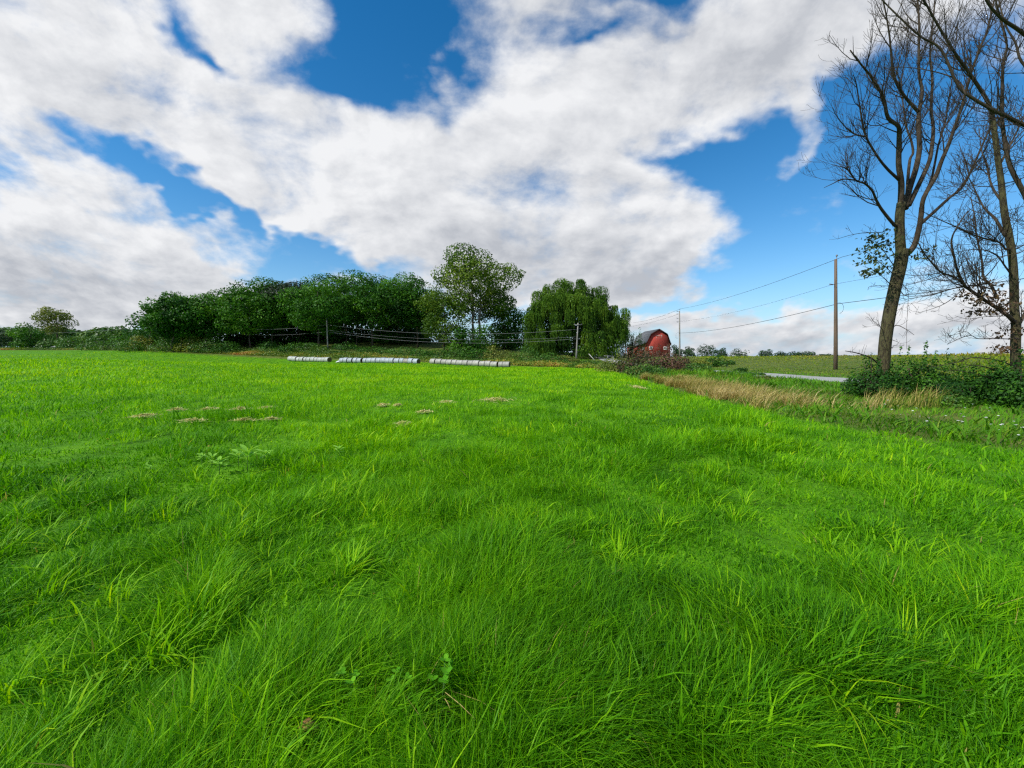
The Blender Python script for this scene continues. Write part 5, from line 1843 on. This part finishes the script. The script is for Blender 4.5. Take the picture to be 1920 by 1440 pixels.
def weeds():
    rg = np.random.default_rng(302)
    M_pale = leaf_mat('pale_weed_leaf', [(0.0, (0.16, 0.42, 0.03)), (1.0, (0.34, 0.62, 0.08))], trans=0.3, spec=.1)
    for px, py, sc, lab in ((378, 872, .7, 'small pale weed, leftmost of the weeds in the near field'), (397, 876, .8, 'pale weed just right of the leftmost weed'),
                            (411, 890, 1.0, 'pale star-shaped weed lowest of the weed cluster'), (447, 878, 1.1, 'large pale weed left of the largest one'),
                            (464, 884, 1.35, 'largest pale star-shaped weed in the middle of the cluster'), (496, 874, 1.0, 'pale weed at the right end of the cluster'),
                            (636, 859, .8, 'single bright weed left of the nearest hay patch'), (281, 892, .6, 'tiny pale weed far left of the cluster')):
        b = G(px, py)
        t = thing('broadleaf_weed', b, lab, 'weed', 'pale broad-leaved weeds in the near field')
        g = Geo()
        hgt = .20 * sc
        g.tube([(0, 0, -.02), (.01, 0, hgt * .5), (0, .01, hgt)], [.006, .005, .004], 6)
        g.build('stem', M_stem, t)
        for k in range(10):
            V, Q = leaf_blade(.15 * sc * rg.uniform(.7, 1.1), .052 * sc, rg.uniform(.1, .6))
            V = rot(V, k * 2.4 + rg.uniform(-.3, .3), rg.uniform(.25, .95), (0, 0, hgt * (.6 + .045 * k)))
            make_mesh('leaf', V, [np.array(Q)], M_pale, t, {'tone': np.full(len(V), rg.uniform(.2, 1))}, smooth=True)
    for px, py, n, sc, lab in ((828, 1345, 7, 1.0, 'clover plant with round leaves near the bottom of the photo'), (740, 1330, 3, .8, 'small round-leaved seedling left of the clover plant'),
                               (655, 1330, 3, .9, 'yellowish round-leaved seedling above the tan fungus')):
        b = G(px, py)
        t = thing('clover_plant', b, lab, 'clover')
        for k in range(n):
            a, q = rg.uniform(0, 6.28), rg.uniform(.02, .085) * sc
            top = np.array([math.cos(a) * q, math.sin(a) * q, rg.uniform(.15, .23) * sc])
            g = Geo()
            g.tube([(0, 0, 0), top * [.4, .4, .6], top], [.0022, .002, .0016], 5)
            g.build('stem', M_stem, t)
            g = Geo()
            for j in range(3):
                aa = j * 2.094 + rg.uniform(-.2, .2) + a
                th = np.linspace(0, 2 * math.pi, 9)[:-1]
                L_ = .0145 * sc
                V = np.stack([L_ + L_ * np.cos(th), L_ * .85 * np.sin(th), .004 * np.cos(th)], -1)
                V = np.vstack([[L_, 0, -.002], V])
                g.add(rot(V, aa, rg.uniform(-.1, .3), top), T=[(0, i + 1, (i + 1) % 8 + 1) for i in range(8)], tone=rg.uniform(.2, 1))
            g.build('leaf', M_bright, t)


weeds()


def fungus():
    rg = np.random.default_rng(303)
    b = G(579, 1419)
    t = thing('fungus_clump', b + [0, 0, .02], 'wrinkled tan and brown fungus clump in the grass at the bottom edge', 'fungus')
    s = b[1] / FPX * 1.15
    for (dx, dz, rx, ry, rz_, nm) in ((0, 14, 11, 10, 9, 'cap'), (-2, 3, 9, 8, 7, 'cap'), (-10, -3, 7, 5, 4, 'lobe'), (13, -3, 5.0, 5, 9, 'lobe')):
        nu, nv = 18, 11
        V = []
        for i in range(nv):
            ph = math.pi * i / (nv - 1) - math.pi / 2
            for k in range(nu):
                th = 2 * math.pi * k / nu
                wv = 1 + .20 * math.sin(4 * th + 4 * ph + dx) * math.cos(ph) + .14 * math.sin(13 * ph + 2 * th) + rg.normal(0, .03)
                V.append((rx * s * wv * math.cos(ph) * math.cos(th) + dx * s, ry * s * wv * math.cos(ph) * math.sin(th) - dz * s * .15, rz_ * s * wv * math.sin(ph) * .8 + .105 + dz * s * .55))
        Q = [(i * nu + k, i * nu + (k + 1) % nu, (i + 1) * nu + (k + 1) % nu, (i + 1) * nu + k) for i in range(nv - 1) for k in range(nu)]
        make_mesh(nm, np.array(V), [np.array(Q)], M_fungus, t, smooth=True)
    for (p0, p1, lab) in (((836, 1376), (892, 1423), 'long pale dry straw lying below the clover plant'), ((835, 1389), (846, 1404), 'short pale dry straw beside the long one')):
        a, c = G(*p0), G(*p1)
        a[2] += .19
        c[2] += .17
        g = Geo()
        g.tube([np.zeros(3), (c - a) * .5 + [0, 0, .006], c - a], [.0016, .002, .0012], 5)
        o = g.build('dry_straw', M_dry)
        o.location = [float(v) for v in a]
        tag(o, lab, 'straw')


fungus()


def wildflowers():
    rg = np.random.default_rng(304)
    proto = thing('wildflower', (0, 0, 0), 'small white flat-topped wildflower among the weeds in front of the dark hedge', 'flower', 'white wildflowers before the hedge')
    g = Geo()
    g.tube([(0, 0, 0), (.01, 0, .22), (.0, .01, .45)], [.004, .003, .002], 5)
    g.build('stem', M_stem, proto)
    g = Geo()
    for k in range(26):
        a, q = k * 2.4, .036 * math.sqrt(k / 26)
        c = np.array([math.cos(a) * q, math.sin(a) * q, .46 + .004 * math.cos(q * 60)])
        g.tube([(0, .01, .43), c], [.0009, .0009], 3, cap=False)
        r = .0075
        th = np.linspace(0, 2 * math.pi, 7)[:-1]
        g.add(np.vstack([c + [0, 0, .003], np.stack([c[0] + r * np.cos(th), c[1] + r * np.sin(th), np.full(6, c[2])], -1)]), T=[(0, i + 1, (i + 1) % 6 + 1) for i in range(6)])
    g.build('flower_head', M_flower, proto)
    n = 0
    while n < 32:
        px = rg.uniform(1640, 1935)
        py = np.interp(px, [1600, 1700, 1800, 1935], [775, 795, 810, 825]) + rg.normal(0, 17)
        b = G(px, py)
        if inside(FIELD, np.array([b[0]]), np.array([b[1]]))[0] or b[1] > 13:
            continue
        c = proto if n == 0 else copy_thing(proto)
        c.location = [float(v) for v in b]
        c.rotation_euler = (rg.normal(0, .2), rg.normal(0, .2), rg.uniform(0, 6.28))
        s = rg.uniform(.4, .68)
        c.scale = (s, s, s)
        n += 1


wildflowers()


def oddments():
    # leaning white guy guard, stone, wire gate by the willow, white sheet by the bales
    a, c = P(1115, 675.5, 90), P(1104, 663.5, 91)
    g = Geo()
    g.tube([np.zeros(3), c - a], [.07, .06], 8)
    o = g.build('guy_guard', M_white)
    o.location = [float(v) for v in a]
    tag(o, 'slanting white guy-wire guard at the foot of the willow, right of the crossarm pole', 'guy guard')
    rg = np.random.default_rng(305)
    b = at(1155, 66)
    V = []
    nu, nv = 14, 8
    for i in range(nv):
        ph = math.pi * .5 * i / (nv - 1)
        for k in range(nu):
            th = 2 * math.pi * k / nu
            w = 1 + .12 * math.sin(2 * th + 1) + rg.normal(0, .03)
            V.append((.85 * w * math.cos(ph) * math.cos(th), .6 * w * math.cos(ph) * math.sin(th), 1.15 * math.sin(ph) * w))
    Q = [(i * nu + k, i * nu + (k + 1) % nu, (i + 1) * nu + (k + 1) % nu, (i + 1) * nu + k) for i in range(nv - 1) for k in range(nu)]
    o = make_mesh('boulder', np.array(V), [np.array(Q)], M_stone, smooth=True, loc=b)
    tag(o, 'pale grey boulder between the willow and the russet thicket', 'boulder')
    b = at(1144, 88)
    t = thing('pipe_gate', b, 'small pale pipe gate at the right foot of the willow', 'gate')
    tz = P(1144, 666.8, 88)[2] - b[2]
    for nm, pts in (('post', [(-.55, 0, -.1), (-.55, 0, tz)]), ('post', [(.6, 0, -.1), (.6, 0, tz - .15)]), ('rail', [(-1.4, 0, tz - .05), (.6, 0, tz - .12)]), ('rail', [(-.55, 0, tz * .5), (.6, 0, tz * .5)])):
        g = Geo()
        g.tube(pts, [.05, .05], 6)
        g.build(nm, M_steel, t)
    x = np.linspace(-.55, .55, 9)
    X, Y_ = np.meshgrid(x, np.linspace(-.5, .5, 7))
    Z = .42 - .3 * (X / .55) ** 2 - .25 * (Y_ / .5) ** 2 + rg.normal(0, .03, X.shape)
    V = np.stack([X.ravel(), Y_.ravel(), Z.ravel()], -1)
    i = (np.arange(6)[:, None] * 9 + np.arange(8)[None]).ravel()
    V2 = V - [0, 0, .02]
    Q = np.stack([i, i + 1, i + 10, i + 9], -1)
    b = at(635.5, 91.5)
    o = make_mesh('plastic_sheet', np.vstack([V, V2]), [Q, Q[:, ::-1] + len(V)], M_sheet, smooth=True, loc=b)
    tag(o, 'crumpled pale plastic sheet lying at the left end of the middle bale row', 'sheet')


oddments()
